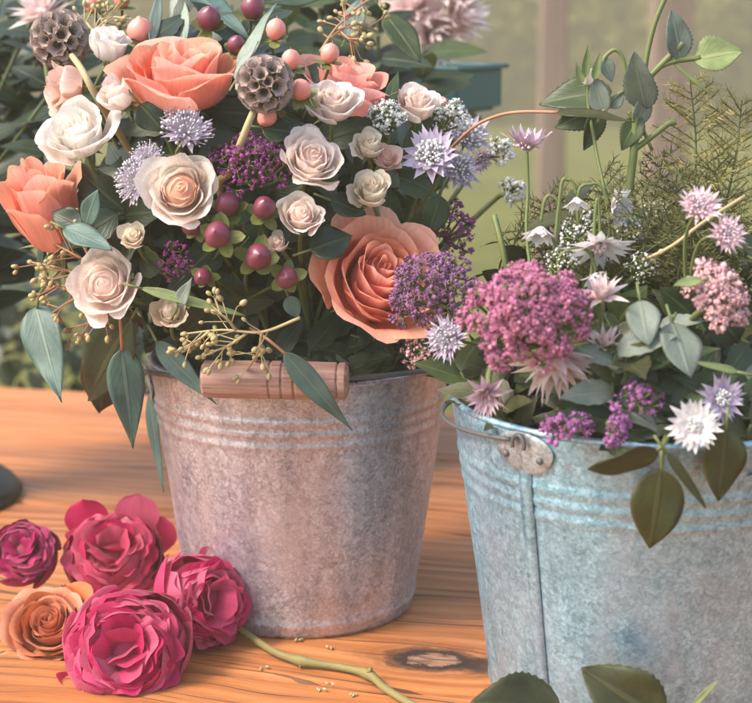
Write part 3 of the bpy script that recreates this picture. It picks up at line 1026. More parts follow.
def berries(label, items, mat, bk, foot, seed=0, group=None, sep='sepal_lime', long=1.08, name='berry_sprig'):
    """items: (pos, direction, dia_px) ; one branching sprig"""
    rg = random.Random(seed * 7 + 11)
    foot = Vector(foot)
    Mx = Matrix.Translation(foot)
    root = thing(name, label, 'berries', Mx, group)
    inv = Mx.inverted()
    st = MB()
    for pos, d, px in items:
        d = Vector(d).normalized()
        R = px * 0.5 * mpp(pos)
        mb = MB()
        # slightly pointed berry with a small style at its tip
        ax = d
        x = ax.orthogonal().normalized(); y = ax.cross(x)
        b0 = len(mb.v)
        prof = [(0.0, -1.0), (0.5, -0.86), (0.86, -0.5), (1.0, 0.0), (0.93, 0.42), (0.68, 0.78), (0.36, 1.0), (0.14, 1.1), (0.0, 1.16)]
        seg = 18
        for i in range(seg):
            a = 2 * PI * i / seg
            lob = 1 + 0.035 * math.cos(3 * a) + 0.03 * math.cos(2 * a + b0)
            for r, z in prof:
                p = pos + (x * math.cos(a) + y * math.sin(a)) * r * R * lob + ax * z * R * long
                mb.v.append(tuple(p)); mb.c.append((0, 0, 0.5 + 0.35 * z, 0.2))
        n = len(prof)
        for i in range(seg):
            i2 = (i + 1) % seg
            for j in range(n - 1):
                mb.f.append((b0 + i * n + j, b0 + i2 * n + j, b0 + i2 * n + j + 1, b0 + i * n + j + 1))
        mb.tube([pos + ax * R * 1.1, pos + ax * R * 1.45], [0.05 * R, 0.03 * R], 4, 0.9)
        bo = mb.build('berry', M[mat], root, inv=inv)
        sb = MB()
        for k in range(5):
            a = 2 * PI * k / 5 + rg.uniform(-.2, .2)
            rad = (x * math.cos(a) + y * math.sin(a))
            A = pos - ax * R * 0.95 * long
            e = rad + ax * rg.uniform(-0.55, 0.25)
            leaf(sb, leaf_frame(A, A + e, ax), R * rg.uniform(1.4, 2.0), R * rg.uniform(0.95, 1.3), -0.3, 0.2, 'round', nv=7, nu=4)
        so = sb.build('sepals', M[sep], bo, inv=inv)
        A = pos - ax * R * 0.95 * long
        st.tube(spline([A, A - ax * R * 1.6, foot], 5), 0.0011, 5, 0.4, False)
    pts = stem_path(foot, Vector((0, 0, 1)), bk, rg, 0.01) if bk else None
    if pts is not None:
        st.tube(pts, 0.0016, 5, 0.3)
    st.build('stem', M['stem_dark'], root, inv=inv)
    return root


def seedpod(label, pos, dia_px, stem_pts, seed=0):
    rg = random.Random(seed)
    R = dia_px * 0.5 * mpp(pos)
    Mx = Matrix.Translation(Vector(pos))
    root = thing('seed_pod', label, 'seed pod', Mx)
    core = MB()
    core.ball((0, 0, 0), R * 0.72, seg=16, rings=10)
    core.build('core', M['pod_core'], root)
    cups, stars = MB(), MB()
    n = 56
    for k in range(n):
        z = 1 - 2 * (k + 0.5) / n
        a = k * 2.39996
        s = math.sqrt(1 - z * z)
        e = Vector((s * math.cos(a), s * math.sin(a), z))
        e = (e + Vector((rg.uniform(-1, 1), rg.uniform(-1, 1), rg.uniform(-1, 1))) * 0.06).normalized()
        x = e.orthogonal().normalized(); y = e.cross(x)
        rr = R * 0.245 * rg.uniform(0.74, 1.22)
        rows, ats = [], []
        rn = rg.random()
        for i, (q, h) in enumerate(((0.45, 0.66), (0.62, 0.80), (0.85, 0.93), (1.12, 1.0))):
            row, ar = [], []
            for m in range(15):
                an = 2 * PI * m / 14
                f = 1 + (0.10 * (1 if m % 2 else -1) if i == 3 else 0)
                row.append(tuple(e * R * h + (x * math.cos(an) + y * math.sin(an)) * rr * q * f))
                ar.append((0, i / 3, min(1, rn * 0.6 + i * 0.13), 0.2))
            rows.append(row); ats.append(ar)
        cups.grid(rows, ats)
        for m in range(5):
            an = 2 * PI * m / 5
            p0 = e * R * 0.74
            stars.tube([p0, e * R * 0.90 + (x * math.cos(an) + y * math.sin(an)) * rr * 0.55], [0.02 * R, 0.008 * R], 3, 0.2, False)
    cups.build('papery_cups', M['pod'], root)
    stars.build('bristles', M['pod_core'], root)
    add_stem(root, stem_pts, 0.0022, M['stem_pale'], Mx.inverted(), 8)
    return root


def single_leaf(name, label, A, B, W, nrm, mat, droop=0.12, fold=0.15, shape='lance', serr=0.0, stalk=None, group=None, stalk_mat='stem', wave=0.055, twist=0.0, cat='leaf'):
    """one big leaf from A (base) to B (tip); stalk: further points the petiole runs to"""
    A, B = Vector(A), Vector(B)
    Mx = Matrix.Translation(A)
    root = thing(name, label, cat, Mx, group)
    inv = Mx.inverted()
    mb = MB()
    L = (B - A).length
    F = leaf_frame(A, B, nrm)
    # aim so that the drooped tip still reaches B
    F = F @ Matrix.Rotation(math.atan(droop), 4, 'X')
    leaf(mb, F, L, W, droop, fold, shape, serr, nv=24 if serr else 18, nu=8, wave=wave, twist=twist)
    mb.build('blade', M[mat], root, inv=inv, solid=0.0005)
    sb = MB()
    if stalk:
        sb.tube(spline([A + (B - A) * 0.03] + [Vector(p) for p in stalk], 6), 0.0011, 6)
    else:
        sb.tube([A + (B - A) * 0.03, A - (B - A).normalized() * 0.012], 0.0009, 6)
    sb.build('stalk', M[stalk_mat], root, inv=inv)
    return root


# ------------------------------------------------------------------ setting: ground, hedge, posts, table
GZ = -0.75
gm = MB()
n = 40
rows = []
for i in range(n + 1):
    rows.append([(-24 + 48 * j / n, -6 + 36 * i / n, GZ + 0.03 * math.sin(i * 1.7 + j) * (1 if i > 4 else 0)) for j in range(n + 1)])
gm.grid(rows, [[(0, 0, 0.3, 0.5)] * (n + 1) for _ in range(n + 1)])
struct(gm.build('ground', M['lawn']))

hm = MB()
rgh = random.Random(5)
for k in range(16000):
    x = rgh.uniform(-9, 9)
    fz = rgh.random()
    lump = 0.5 * mnoise.noise(Vector((x * 0.7, fz * 2.5, 3)))
    z = GZ + 3.6 * fz + 0.2 * rgh.random() + lump * 0.3
    y = 17 + rgh.random() ** 2 * 1.6 - lump * 1.3 - 0.3 * math.sin(fz * PI)
    s = rgh.uniform(0.06, 0.13)
    d = Vector((rgh.gauss(0, .6), -1 + rgh.gauss(0, .6), rgh.gauss(0.2, .6)))
    F = frame((x, y, z), d, rgh.uniform(0, 6))
    b = len(hm.v)
    for q in ((-.5, 0), (0, -.9), (.5, 0), (0, .9)):
        hm.v.append(tuple(F @ Vector((q[0] * s, q[1] * s, 0.1 * s * abs(q[1])))))
        hm.c.append((0, 0, min(1.3, max(0, 0.35 + 1.6 * lump + rgh.uniform(-.2, .3))), 0.2))  # bulging lumps coloured lighter, painted in as blurred highlights
    hm.f.append((b, b + 1, b + 2, b + 3))
hroot = thing('hedge', 'tall dark olive hedge at the back of the lawn', 'hedge', Matrix.Translation((0, 17.8, GZ)))
hm.build('foliage', M['hedge'], hroot, smooth=False, inv=Matrix.Translation((0, -17.8, -GZ)))
hb = MB()
hb.box((-9, 17.4, GZ - 0.05), (9, 18.8, GZ + 3.5))
hb.build('branches', M['leaf_olive'], hroot, inv=Matrix.Translation((0, -17.8, -GZ)))

for lab, px, Y, w in (('pinkish bare timber post standing behind the gap between the bouquets', 552, 4.0, 0.066),
                      ('bare timber post behind the feathery greenery of the blue bucket', 668, 4.6, 0.110)):
    p = at(px, 100, Y)
    pr = thing('timber_post', lab, 'post', Matrix.Translation((p.x, Y, GZ)), 'timber posts on the lawn')
    b = MB()
    b.box((-w / 2, -w / 2, -0.05), (w / 2, w / 2, 2.6))
    b.build('shaft', M['post'], pr, smooth=False, bevel=0.006)
    b = MB()
    b.box((-w / 2 - .012, -w / 2 - .012, 2.602), (w / 2 + .012, w / 2 + .012, 2.64))
    b.build('cap', M['post'], pr, smooth=False, bevel=0.004)

# table, turned a little so that the boards run down to the right
TROT = math.radians(-13)
T0 = Vector((0, 1.2, 0))
TM = Matrix.Translation(T0) @ Matrix.Rotation(TROT, 4, 'Z')
TI = TM.inverted()
kn = TI @ on_table(432, 659)
gaps = [(TI @ on_table(80, 437)).y, (TI @ on_table(80, 506)).y, (TI @ on_table(430, 692)).y]
edges = [(TI @ on_table(50, 389)).y, gaps[0], gaps[1], gaps[2], gaps[2] - 0.24, gaps[2] - 0.46]
troot = thing('table', 'rustic orange brown plank table under the buckets and loose roses', 'table', TM)
M['table'] = m_wood_table('stained old boards', (kn.x, kn.y))
tb = MB()
rt = random.Random(3)
vals = [0.75, 0.85, 0.55, 0.25, 0.4]
edges_p = []
for i in range(len(edges) - 1):
    y1, y0 = edges[i] - 0.0020, edges[i + 1] + 0.0020
    b = MB()
    nx, ny = 60, 6
    cr = rt.uniform(-0.0005, 0.0004)
    # board with eased edges and a slight cup
    prof = [(y0, -0.032), (y0, -0.004), (y0 + 0.0012, -0.0012), (y0 + 0.004, 0.0)] + \
           [(y0 + (y1 - y0) * k / 6, cr * math.sin(PI * k / 6)) for k in range(1, 6)] + \
           [(y1 - 0.004, 0.0), (y1 - 0.0012, -0.0012), (y1, -0.004), (y1, -0.032)]
    rows, ats = [], []
    for k in range(nx + 1):
        x = -1.15 + 2.3 * k / nx
        rows.append([(x, y + (0.0011 * mnoise.noise(Vector((x * 5, i * 3.1 + (0 if q < 6 else 7), 0))) if q < 4 or q > len(prof) - 5 else 0), z) for q, (y, z) in enumerate(prof)])
        ats.append([(0, 0, vals[i], 0.5)] * len(prof))
    b.grid(rows, ats)
    bo = b.build('plank', M['table'], troot, smooth=False)
b = MB()
yf, yb = edges[-1] + 0.06, edges[0] - 0.06
b.box((-1.0, yf, -0.11), (1.0, yf + 0.03, -0.034))
b.build('apron', M['crate'], troot, smooth=False, bevel=0.002)
b = MB()
b.box((-1.0, yb - 0.03, -0.11), (1.0, yb, -0.034))
b.build('apron', M['crate'], troot, smooth=False, bevel=0.002)
for x in (-1.0, 0.93):
    for y in (yf + 0.031, yb - 0.101):
        b = MB()
        b.box((x, y, GZ - 0.02), (x + 0.07, y + 0.07, -0.034))
        b.build('leg', M['crate'], troot, smooth=False, bevel=0.003)


# ------------------------------------------------------------------ buckets
def bucket(name, label, ax, ay, r0, r1, H, mat, seam_ang, ears, bail, ridges, seed):
    Mx = Matrix.Translation((ax, ay, 0.0))
    root = thing(name, label, 'bucket', Mx)
    rg = random.Random(seed)
    prof = [(0.0, 0.006), (r0 * 0.9, 0.006), (r0 - 0.004, 0.0012), (r0 - 0.0012, 0.0), (r0, 0.003)]
    zs = np.linspace(0.006, H - 0.002, 90)
    for z in zs:
        r = r0 + (r1 - r0) * z / H
        for zr, hh, sg in ridges:
            r += hh * math.exp(-((z - zr) / sg) ** 2)
        prof.append((r, float(z)))
    inner = [(r - 0.0012, z) for r, z in prof[5:]][::-1]
    prof2 = prof + [(r1 - 0.0006, H)] + inner + [(r0 - 0.0015, 0.0075), (0.0, 0.0075)]
    ph = [rg.uniform(0, 6.28) for _ in range(6)]

    def wob(a, z):
        k = z / H
        return 0.0016 * k * math.sin(2 * a + ph[0]) + 0.0005 * mnoise.noise(Vector((math.cos(a) * 2.5 + ph[4], math.sin(a) * 2.5, z * 22))) + 0.0006 * math.sin(3 * a + ph[1] + z * 20) + 0.0003 * math.sin(5 * a + ph[2] - z * 15)
    b = MB()
    b.lathe(prof2, 128, wob=wob)
    b.build('body', mat, root)
    b = MB()
    K = 96
    ring = [(r1 * math.cos(2 * PI * i / K) , r1 * math.sin(2 * PI * i / K), H + 0.0005) for i in range(K + 1)]
    b.tube(ring, 0.0023, 10)
    b.build('rim', mat, root)
    # folded seam: a raised strip down the side
    if seam_ang is not None:
        b = MB()
        rows, ats = [], []
        for z in np.linspace(0.003, H - 0.004, 40):
            r = r0 + (r1 - r0) * z / H + 0.0006
            for zr, hh, sg in ridges:
                r += hh * math.exp(-((z - zr) / sg) ** 2)
            row = []
            for w, dr in ((-0.0046, 0.0), (-0.0040, 0.0018), (-0.001, 0.0021), (0.0032, 0.0019), (0.0040, 0.0003)):
                a = seam_ang + w / r
                rr = r + dr + wob(seam_ang, z)
                row.append((rr * math.cos(a), rr * math.sin(a), float(z)))
            rows.append(row); ats.append([(0, 0, 0.3, 0.2)] * 5)
        b.grid(rows, ats)
        b.build('seam', mat, root)
    for ea, zc, w, h in ears:
        r = r0 + (r1 - r0) * zc / H + 0.0016
        eb = MB()
        rows, ats = [], []
        for i in range(7):
            q = i / 6
            row = []
            for s in range(33):
                an = 2 * PI * s / 32
                x = math.cos(an) * w * 0.5 * q
                y = math.sin(an) * h * 0.5 * q
                if y > 0:
                    y *= 0.75
                a = ea + x / r
                rr = r0 + (r1 - r0) * (zc + y) / H + 0.0036 + (0.0009 if q < 0.9 else 0.0)
                row.append((rr * math.cos(a), rr * math.sin(a), zc + y))
            rows.append(row); ats.append([(0, 0, 0.3, 0.2)] * 33)
        eb.grid(rows, ats)
        eo = eb.build('ear', M['plate'], root)
        rb = MB()
        for sx in (-0.3, 0.3):
            a = ea + sx * w / r
            rr = r + 0.0026
            rb.ball((rr * math.cos(a), rr * math.sin(a), zc - 0.15 * h), 0.0024, (math.cos(a), math.sin(a), 0), 0.8)
        rb.build('rivets', M['wire'], eo)
        lb = MB()
        rr = r + 0.0045
        c = Vector((rr * math.cos(ea), rr * math.sin(ea), zc + 0.004))
        tx = Vector((-math.sin(ea), math.cos(ea), 0))
        lb.tube([c + tx * 0.0045 * math.cos(t) + Vector((0, 0, 0.006 * math.sin(t))) + Vector((math.cos(ea), math.sin(ea), 0)) * 0.002 for t in np.linspace(-0.4, PI + 0.4, 16)], 0.0014, 8)
        lb.build('loop', M['wire'], eo)
    return root


RID1 = [(0.168, 0.0011, 0.0018), (0.159, 0.0011, 0.0018), (0.150, 0.0011, 0.0018), (0.010, 0.0010, 0.003)]
A1 = (on_table(302, 597).x, 1.187)
p1 = on_table(302, 597)
A1 = (p1.x, p1.y)
BUCKET['left'] = (A1[0], A1[1], 0.113, 0.195)
bl = bucket('metal_bucket', 'weathered grey zinc bucket with pinkish light in its colour and a wooden grip, holding the roses', A1[0], A1[1], 0.088, 0.113, 0.195, M['zinc_leak_tint'], math.radians(70),
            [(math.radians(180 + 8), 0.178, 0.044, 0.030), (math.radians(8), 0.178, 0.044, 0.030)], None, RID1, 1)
# bail lying forward over the rim, with its turned grip
gc = at(275, 380, 1.062)
gl = gc - Vector((A1[0], A1[1], 0))
bb = MB()
pts = []
for t in np.linspace(math.radians(188), math.radians(368), 60):
    k = math.sin(t - math.radians(188))
    r = 0.1165 + 0.0105 * k
    pts.append((r * math.cos(t), r * math.sin(t), 0.184 + (gl.z - 0.184) * k ** 0.7))
bb.tube(pts, 0.0019, 8)
bb.build('bail', M['wire'], bl)
gb = MB()
L = 0.050
prof = [(0.0, -L), (0.0100, -L), (0.0118, -L + 0.0015)]
for k in range(1, 260):
    x = -L + 0.0015 + (2 * L - 0.003) * k / 260
    r = 0.0124 + 0.0008 * math.cos(x / L * 1.3)
    for g in (-0.0030, 0.0055, 0.0140, 0.0430):
        r -= 0.0016 * math.exp(-((x - g) / 0.0007) ** 2)
    prof.append((r, x))
prof += [(0.0118, L - 0.0015), (0.0100, L), (0.0, L)]
gb.lathe(prof, 28)
go = gb.build('grip', M['grip'], bl)
go.matrix_basis = Matrix.Translation(gl) @ Matrix.Rotation(math.radians(-4), 4, 'Z') @ Matrix.Rotation(PI / 2, 4, 'Y')

p2 = on_table(640, 690)
A2 = (p2.x, p2.y)
BUCKET['right'] = (A2[0], A2[1], 0.130, 0.206)
RID2 = [(0.172, 0.0011, 0.0019), (0.163, 0.0011, 0.0019), (0.154, 0.0011, 0.0019), (0.010, 0.0010, 0.003)]
SA = math.radians(270 - 44)
br = bucket('metal_bucket', 'galvanised bucket with bluish sky light in its colour, a side seam and oval handle plate', A2[0], A2[1], 0.1005, 0.130, 0.206, M['zinc_sky_tint'], SA,
            [(SA, 0.195, 0.042, 0.030), (SA + PI, 0.195, 0.042, 0.030)], None, RID2, 2)
bb = MB()
pts = []
for t in np.linspace(SA - 0.06, SA - PI + 0.06, 60):
    k = math.sin(SA - t)
    r = 0.1338 + 0.0022 * k ** 0.6
    pts.append((r * math.cos(t), r * math.sin(t), 0.201 - 0.012 * k))
bb.tube(pts, 0.0015, 8)
bb.build('bail', M['wire'], br)

# ------------------------------------------------------------------ ellipsoids that the bouquets fill
E1 = (Vector((-0.100, 1.19, 0.318)), Vector((0.175, 0.145, 0.150)))
E2 = (Vector((0.195, 1.02, 0.272)), Vector((0.165, 0.115, 0.110)))


def surf(E, px, py, off=0.0):
    c, s = E
    d = ray(px, py).normalized()
    o = EYE - c
    o2 = Vector((o.x / s.x, o.y / s.y, o.z / s.z))
    d2 = Vector((d.x / s.x, d.y / s.y, d.z / s.z))
    A, B, C = d2.dot(d2), o2.dot(d2), o2.dot(o2) - 1
    D = B * B - A * C
    t = (-B - math.sqrt(D)) / A if D > 0 else -B / A
    return EYE + d * (t - off)


def s1(px, py, off=0.0):
    return surf(E1, px, py, off)


def s2(px, py, off=0.0):
    return surf(E2, px, py, off)


# ------------------------------------------------------------------ left bouquet: roses
rose('peach_rose', 'largest open peach rose, facing the viewer at the lower right of the bouquet', s1(379, 277, 0.022), (0.20, -0.82, 0.52), 156, M['peach'], 'left', 30, 0.92, 11, keep=9, hgt=1.2)
rose('peach_rose', 'wide peach rose seen side-on at the top left between two seed pods', s1(181, 76, -0.01), (0.02, -0.30, 1), 134, M['peach'], 'left', 24, 1.05, 12, keep=9, hgt=1.05)
rose('salmon_rose', 'salmon pink rose half hidden behind the coral berries', s1(346, 86, -0.035), (0.25, -0.22, 1), 116, M['salmon'], 'left', 24, 1.0, 13, keep=8, hgt=0.9)
rose('peach_rose', 'tall peach rose at the far left edge of the bouquet', s1(42, 205, 0.0), (-0.25, -0.35, 0.95), 116, M['peach'], 'left', 22, 0.74, 14, keep=8, hgt=1.75)

SPR = 'small pale roses in the left bouquet'


def spr(label, px, py, d, dia, mat, seed, off=0.012, kind='spray', n=26, opn=1.0, keep=5, hgt=1.0, bk='left'):
    return rose('spray_rose', label, s1(px, py, off), d, dia * 1.08, M[mat], bk, n, opn, seed, SPR, kind, keep=keep, hgt=hgt, stem_r=0.0014)


spr('white spray rose closed and upright beside the left seed pod', 109, 44, (0.25, -0.3, 1), 54, 'white', 21, 0.0, 'tea', 20, 0.85, 4, 1.2)
spr('pale pink spray rose lying on its side under the left seed pod', 63, 88, (-0.9, -0.35, 0.1), 64, 'pinkish', 22, 0.0, 'tea', 22, 0.85, 4, 1.1)
spr('cream pink rosebud with green sepals left of the wide peach rose', 115, 94, (-0.62, -0.45, 0.62), 52, 'blush', 23, 0.018, 'tea', 18, 0.75, 4, 1.25)
spr('white spray rose with loose outer petals above the tall peach rose', 76, 134, (-0.25, -0.62, 0.75), 80, 'white', 24, 0.012, 'tea', 22, 1.0, 6, 0.95)
spr('open white rose with apricot heart facing the viewer', 181, 190, (0.02, -0.93, 0.36), 82, 'heart', 25, 0.022, 'spray', 24, 1.0, 7, 0.85)
spr('tiny cream rosebud left below the open white rose', 133, 235, (-0.1, -0.85, 0.55), 36, 'cream', 26, 0.012, 'spray', 15, 0.85, 3, 1.1)
spr('open blush rose low on the left above the hanging gum leaves', 105, 284, (-0.25, -0.9, 0.36), 78, 'blush', 27, 0.02, 'spray', 24, 1.0, 6, 0.9)
spr('small cream bud just above the left rim of the pinkish bucket', 169, 311, (0.0, -0.8, 0.6), 44, 'cream', 28, 0.014, 'spray', 16, 0.85, 4, 1.0)
spr('full blush rose touching the coral berries from below', 333, 103, (0.05, -0.6, 0.8), 60, 'blush', 29, 0.01, 'tea', 26, 0.95, 5, 1.05)
spr('large blush rose in the centre of the bouquet with one petal spread left', 313, 158, (0.18, -0.78, 0.6), 72, 'blush', 30, 0.022, 'spray', 24, 0.95, 7, 1.05)
spr('cream bud right of the large central blush rose', 369, 145, (0.0, -0.7, 0.75), 42, 'cream', 31, 0.008, 'tea', 18, 0.8, 4, 1.1)
spr('small pale pink rose tucked behind the two cream buds', 386, 156, (0.3, -0.7, 0.6), 40, 'pinkish', 32, 0.0, 'spray', 16, 0.9, 4, 1.0)
spr('creamy half open bud just above the big peach rose', 371, 190, (-0.1, -0.7, 0.72), 52, 'cream', 33, 0.02, 'tea', 20, 0.85, 4, 1.1)
spr('blush half open rose nearest the right side, above the white lace flowers', 417, 104, (0.1, -0.5, 0.85), 54, 'blush', 34, 0.0, 'tea', 22, 0.85, 4, 1.15)
spr('frilly pink cream rose beside the dark berries', 301, 214, (0.05, -0.75, 0.66), 52, 'blush', 35, 0.02, 'spray', 20, 1.0, 5, 1.0)
spr('smallest pink bud between dark berries and frilly rose', 278, 243, (-0.2, -0.8, 0.55), 30, 'blush', 36, 0.012, 'tea', 14, 0.75, 3, 1.25)

# ------------------------------------------------------------------ left bouquet: berries, pods
BD, BC = 'dark berry sprigs', 'coral berry sprigs'
berries('three wine dark berries with green sepals in the middle of the left bouquet',
        [(s1(218, 235, 0.03), (-0.1, -0.9, 0.35), 27), (s1(227, 205, 0.012), (-0.2, -0.7, 0.6), 24), (s1(192, 226, 0.006), (-0.5, -0.8, 0.3), 20)], 'berry_dark', 'left', s1(212, 262, -0.045), 1, BD)
berries('pair of wine dark berries left of the frilly pink rose',
        [(s1(258, 257, 0.026), (0.15, -0.9, 0.3), 27), (s1(264, 208, 0.016), (0.1, -0.75, 0.6), 23)], 'berry_dark', 'left', s1(246, 272, -0.04), 2, BD)
berries('lowest two dark berries just above the wooden grip',
        [(s1(287, 278, 0.024), (0.1, -0.9, 0.2), 22), (s1(203, 277, 0.012), (-0.2, -0.9, 0.1), 18)], 'berry_dark', 'left', s1(246, 300, -0.05), 3, BD)
berries('shiny dark berries among gum leaves above the wide peach rose',
        [(s1(209, 19, -0.02), (0.1, -0.6, 0.75), 24), (s1(253, 8, -0.02), (0.2, -0.5, 0.85), 24), (s1(236, 45, -0.02), (0.2, -0.6, 0.7), 18)], 'berry_dark', 'left', s1(228, 70, -0.06), 4, BD)
berries('five coral berries clustered round the right seed pod',
        [(s1(276, 30, 0.0), (0.1, -0.3, 0.95), 20), (s1(291, 60, 0.012), (0.0, -0.4, 0.9), 19), (s1(330, 54, 0.012), (0.2, -0.3, 0.95), 19),
         (s1(301, 90, 0.02), (-0.2, -0.7, 0.6), 21), (s1(267, 117, 0.006), (-0.1, -0.8, -0.3), 20)], 'berry_coral', 'left', s1(303, 122, -0.045), 5, BC)
berries('three coral berries behind the white rose at the upper left',
        [(s1(140, 32, -0.03), (0.1, -0.5, 0.8), 26), (s1(92, 4, -0.03), (-0.2, -0.4, 0.9), 18), (s1(122, -1, -0.03), (0.1, -0.4, 0.9), 17)], 'berry_coral', 'left', s1(120, 50, -0.07), 6, BC)
berries('single coral berry at the right end of the half open blush rose',
        [(s1(440, 103, -0.012), (0.8, -0.3, 0.4), 13)], 'berry_coral', 'left', s1(420, 125, -0.05), 7, BC)
q = s1(60, 39, 0.03)
seedpod('round brown papery seed pod at the top left corner', q, 58, spline([s1(72, 56, 0.022), s1(82, 70, 0.018), s1(95, 94, 0.0), s1(130, 150, -0.06), Vector((A1[0] - .03, A1[1], 0.2)), Vector((A1[0], A1[1], 0.08))], 6), 1)
q = s1(265, 84, 0.035)
seedpod('round brown papery seed pod above the purple florets', q, 57, spline([s1(257, 104, 0.024), s1(249, 122, 0.022), s1(240, 145, 0.014), s1(230, 172, -0.004), s1(222, 200, -0.04), Vector((A1[0] - .02, A1[1] - .03, 0.21)), Vector((A1[0], A1[1], 0.08))], 6), 2)

# ------------------------------------------------------------------ left bouquet: masterworts, lace, stonecrop
astrantia('lilac masterwort in profile between white roses at the left', s1(187, 132, 0.01), (0.25, -0.55, 0.75), 60, 'lilac', 'fl_grey', 'left', 1, dome=0.80, nfl=110)
astrantia('grey masterwort head right under the wide peach rose', s1(180, 112, 0.0), (-0.1, -0.6, 0.8), 40, 'lilac', 'fl_grey', 'left', 2, dome=0.90, nfl=90)
astrantia('dusty lilac masterwort touching the open white rose from the left', s1(137, 182, 0.01), (-0.5, -0.75, 0.3), 50, 'lilac', 'fl_grey', 'left', 3, dome=0.95, nfl=120)
astrantia('small grey masterwort above the dusty lilac one', s1(147, 157, 0.0), (-0.2, -0.7, 0.7), 36, 'lilac', 'fl_grey', 'left', 4, dome=0.95, nfl=80)
astrantia('largest lilac masterwort with wide bracts, below the half open blush rose', s1(431, 155, 0.02), (-0.2, -0.8, 0.5), 66, 'lilac', 'fl_white', 'left', 5, dome=0.48, nfl=90, wid=0.40, n=13)
astrantia('lilac white masterwort at the right end of the left bouquet', s1(467, 136, 0.0), (0.2, -0.7, 0.65), 56, 'lilac', 'fl_white', 'left', 6, dome=0.66, nfl=110, wid=0.38, n=13)
astrantia('lilac masterwort hanging low beside the lace flowers', s1(460, 170, -0.01), (0.2, -0.8, 0.3), 48, 'lilac', 'fl_white', 'left', 7, dome=0.6, nfl=80)
astrantia('little mauve masterwort seen from the side beneath the lilac white one', s1(480, 160, -0.02), (0.3, -0.5, -0.3), 34, 'mauve', 'fl_white', 'left', 8, dome=0.55, nfl=50)
LC = 'white lace flower heads'
cluster('lace_flower', 'white lace flower between salmon rose and half open blush rose', s1(385, 118, 0.0), (0, -0.7, 0.7), 44, 40, 'fl_white', 'left', 21, 12, 14, 0.0014, LC, 'flower')
cluster('lace_flower', 'white lace flower right of the half open blush rose', s1(446, 118, -0.006), (0.2, -0.7, 0.7), 50, 40, 'fl_white', 'left', 22, 12, 16, 0.0014, LC, 'flower')
cluster('lace_flower', 'white lace flower with drooping rays next to the upright mauve masterwort', s1(499, 152, -0.03), (0.5, -0.7, 0.4), 32, 36, 'fl_white', 'left', 23, 10, 14, 0.0014, LC, 'flower')
cluster('lace_flower', 'white lace flower furthest right and low at the edge of the left bouquet', s1(513, 192, -0.03), (0.4, -0.8, 0.3), 30, 30, 'fl_white', 'left', 24, 10, 14, 0.0014, LC, 'flower')
cluster('stonecrop', 'dark purple florets in the middle of the left bouquet', s1(252, 166, 0.0), (0, -0.8, 0.6), 92, 76, 'deep_violet', 'left', 25, 22, 16, 0.0015)
cluster('stonecrop', 'dim purple floret cluster between the big peach rose and the masterworts', s1(452, 232, -0.02), (0.2, -0.8, 0.4), 52, 60, 'deep_violet', 'left', 26, 12, 16, 0.0016)
cluster('stonecrop', 'faint violet florets beside the lowest dark berry', s1(176, 262, -0.01), (0, -0.9, 0.3), 34, 40, 'deep_violet', 'left', 27, 8, 12, 0.0014)

# ------------------------------------------------------------------ left bouquet: gum leaves
V = Vector
cen1 = V((A1[0] - 0.02, A1[1], 0.22))


def gum(label, a, b, w, mat='euc', off=(0.0, 0.0), nrm=(0, -1, 0.25), shape='lance', stalk=None, droop=0.1, name='gum_leaf', sm='stem', serr=0.0, group=None, fold=0.12, twist=0.0, E=None):
    f = E or s1
    A = f(a[0], a[1], off[0])
    B = f(b[0], b[1], off[1])
    st = [f(x, y, o) for x, y, o in stalk] if stalk else None
    return single_leaf(name, label, A, B, w * mpp(A), nrm, mat, droop, fold, shape, serr, st, group, sm, twist=twist)


gum('broad blue green gum leaf hanging at the far left', (36, 305), (62, 402), 46, 'euc', (0.012, 0.04), (-0.2, -1, 0.2), stalk=[(42, 290, 0.0), (60, 270, -0.03)])
gum('blue green gum leaf hanging on a red stalk left of the pinkish bucket', (122, 348), (133, 448), 40, 'euc', (0.02, 0.05), (0.3, -1, 0.1), stalk=[(120, 320, 0.02), (116, 290, 0.0)], sm='stem_red')
gum('dark rounded leaf behind the hanging gum leaves', (132, 318), (88, 400), 56, 'leaf_dark', (0.0, 0.0), (0, -1, 0.35), 'ovate')
gum('dark leaf hanging lowest at the left, its tip against the bright table', (112, 345), (100, 412), 52, 'leaf_dark', (-0.02, -0.02), (0.2, -1, 0.2), 'ovate')
gum('grey gum leaf leaning on the upper left side of the pinkish bucket', (156, 342), (216, 404), 24, 'euc', (1.085, 1.062), (-0.2, -1, 0.3), stalk=[(148, 325, 1.10)], E=lambda x, y, o: at(x, y, o))
gum('slim grey green leaf hanging across the wooden grip', (284, 352), (352, 430), 26, 'euc', (1.035, 1.045), (-0.2, -1, 0.3), stalk=[(266, 338, 1.04), (250, 328, 1.09)], sm='stem_red', E=lambda x, y, o: at(x, y, o))
gum('long narrow grey leaf hanging behind the left side of the pinkish bucket', (150, 392), (164, 492), 15, 'euc', (-0.03, -0.03), (-0.4, -1, 0.1))
gum('rounded blue green leaf beside the tall peach rose', (64, 228), (112, 250), 26, 'euc', (0.03, 0.034), (0, -0.8, 0.7), 'ovate')
gum('small grey green leaf standing above the rounded one', (86, 225), (98, 190), 22, 'euc', (0.02, 0.024), (-0.3, -1, 0.2), 'ovate')
gum('dark blue leaf left of the small standing leaf', (82, 226), (52, 212), 26, 'leaf_dark', (0.012, 0.016), (-0.1, -1, 0.3), 'ovate')
gum('light green strap leaf reaching right from the blush rose', (140, 288), (246, 316), 11, 'leaf_light', (0.03, 0.035), (0, -1, 0.4), 'blade', droop=0.06)
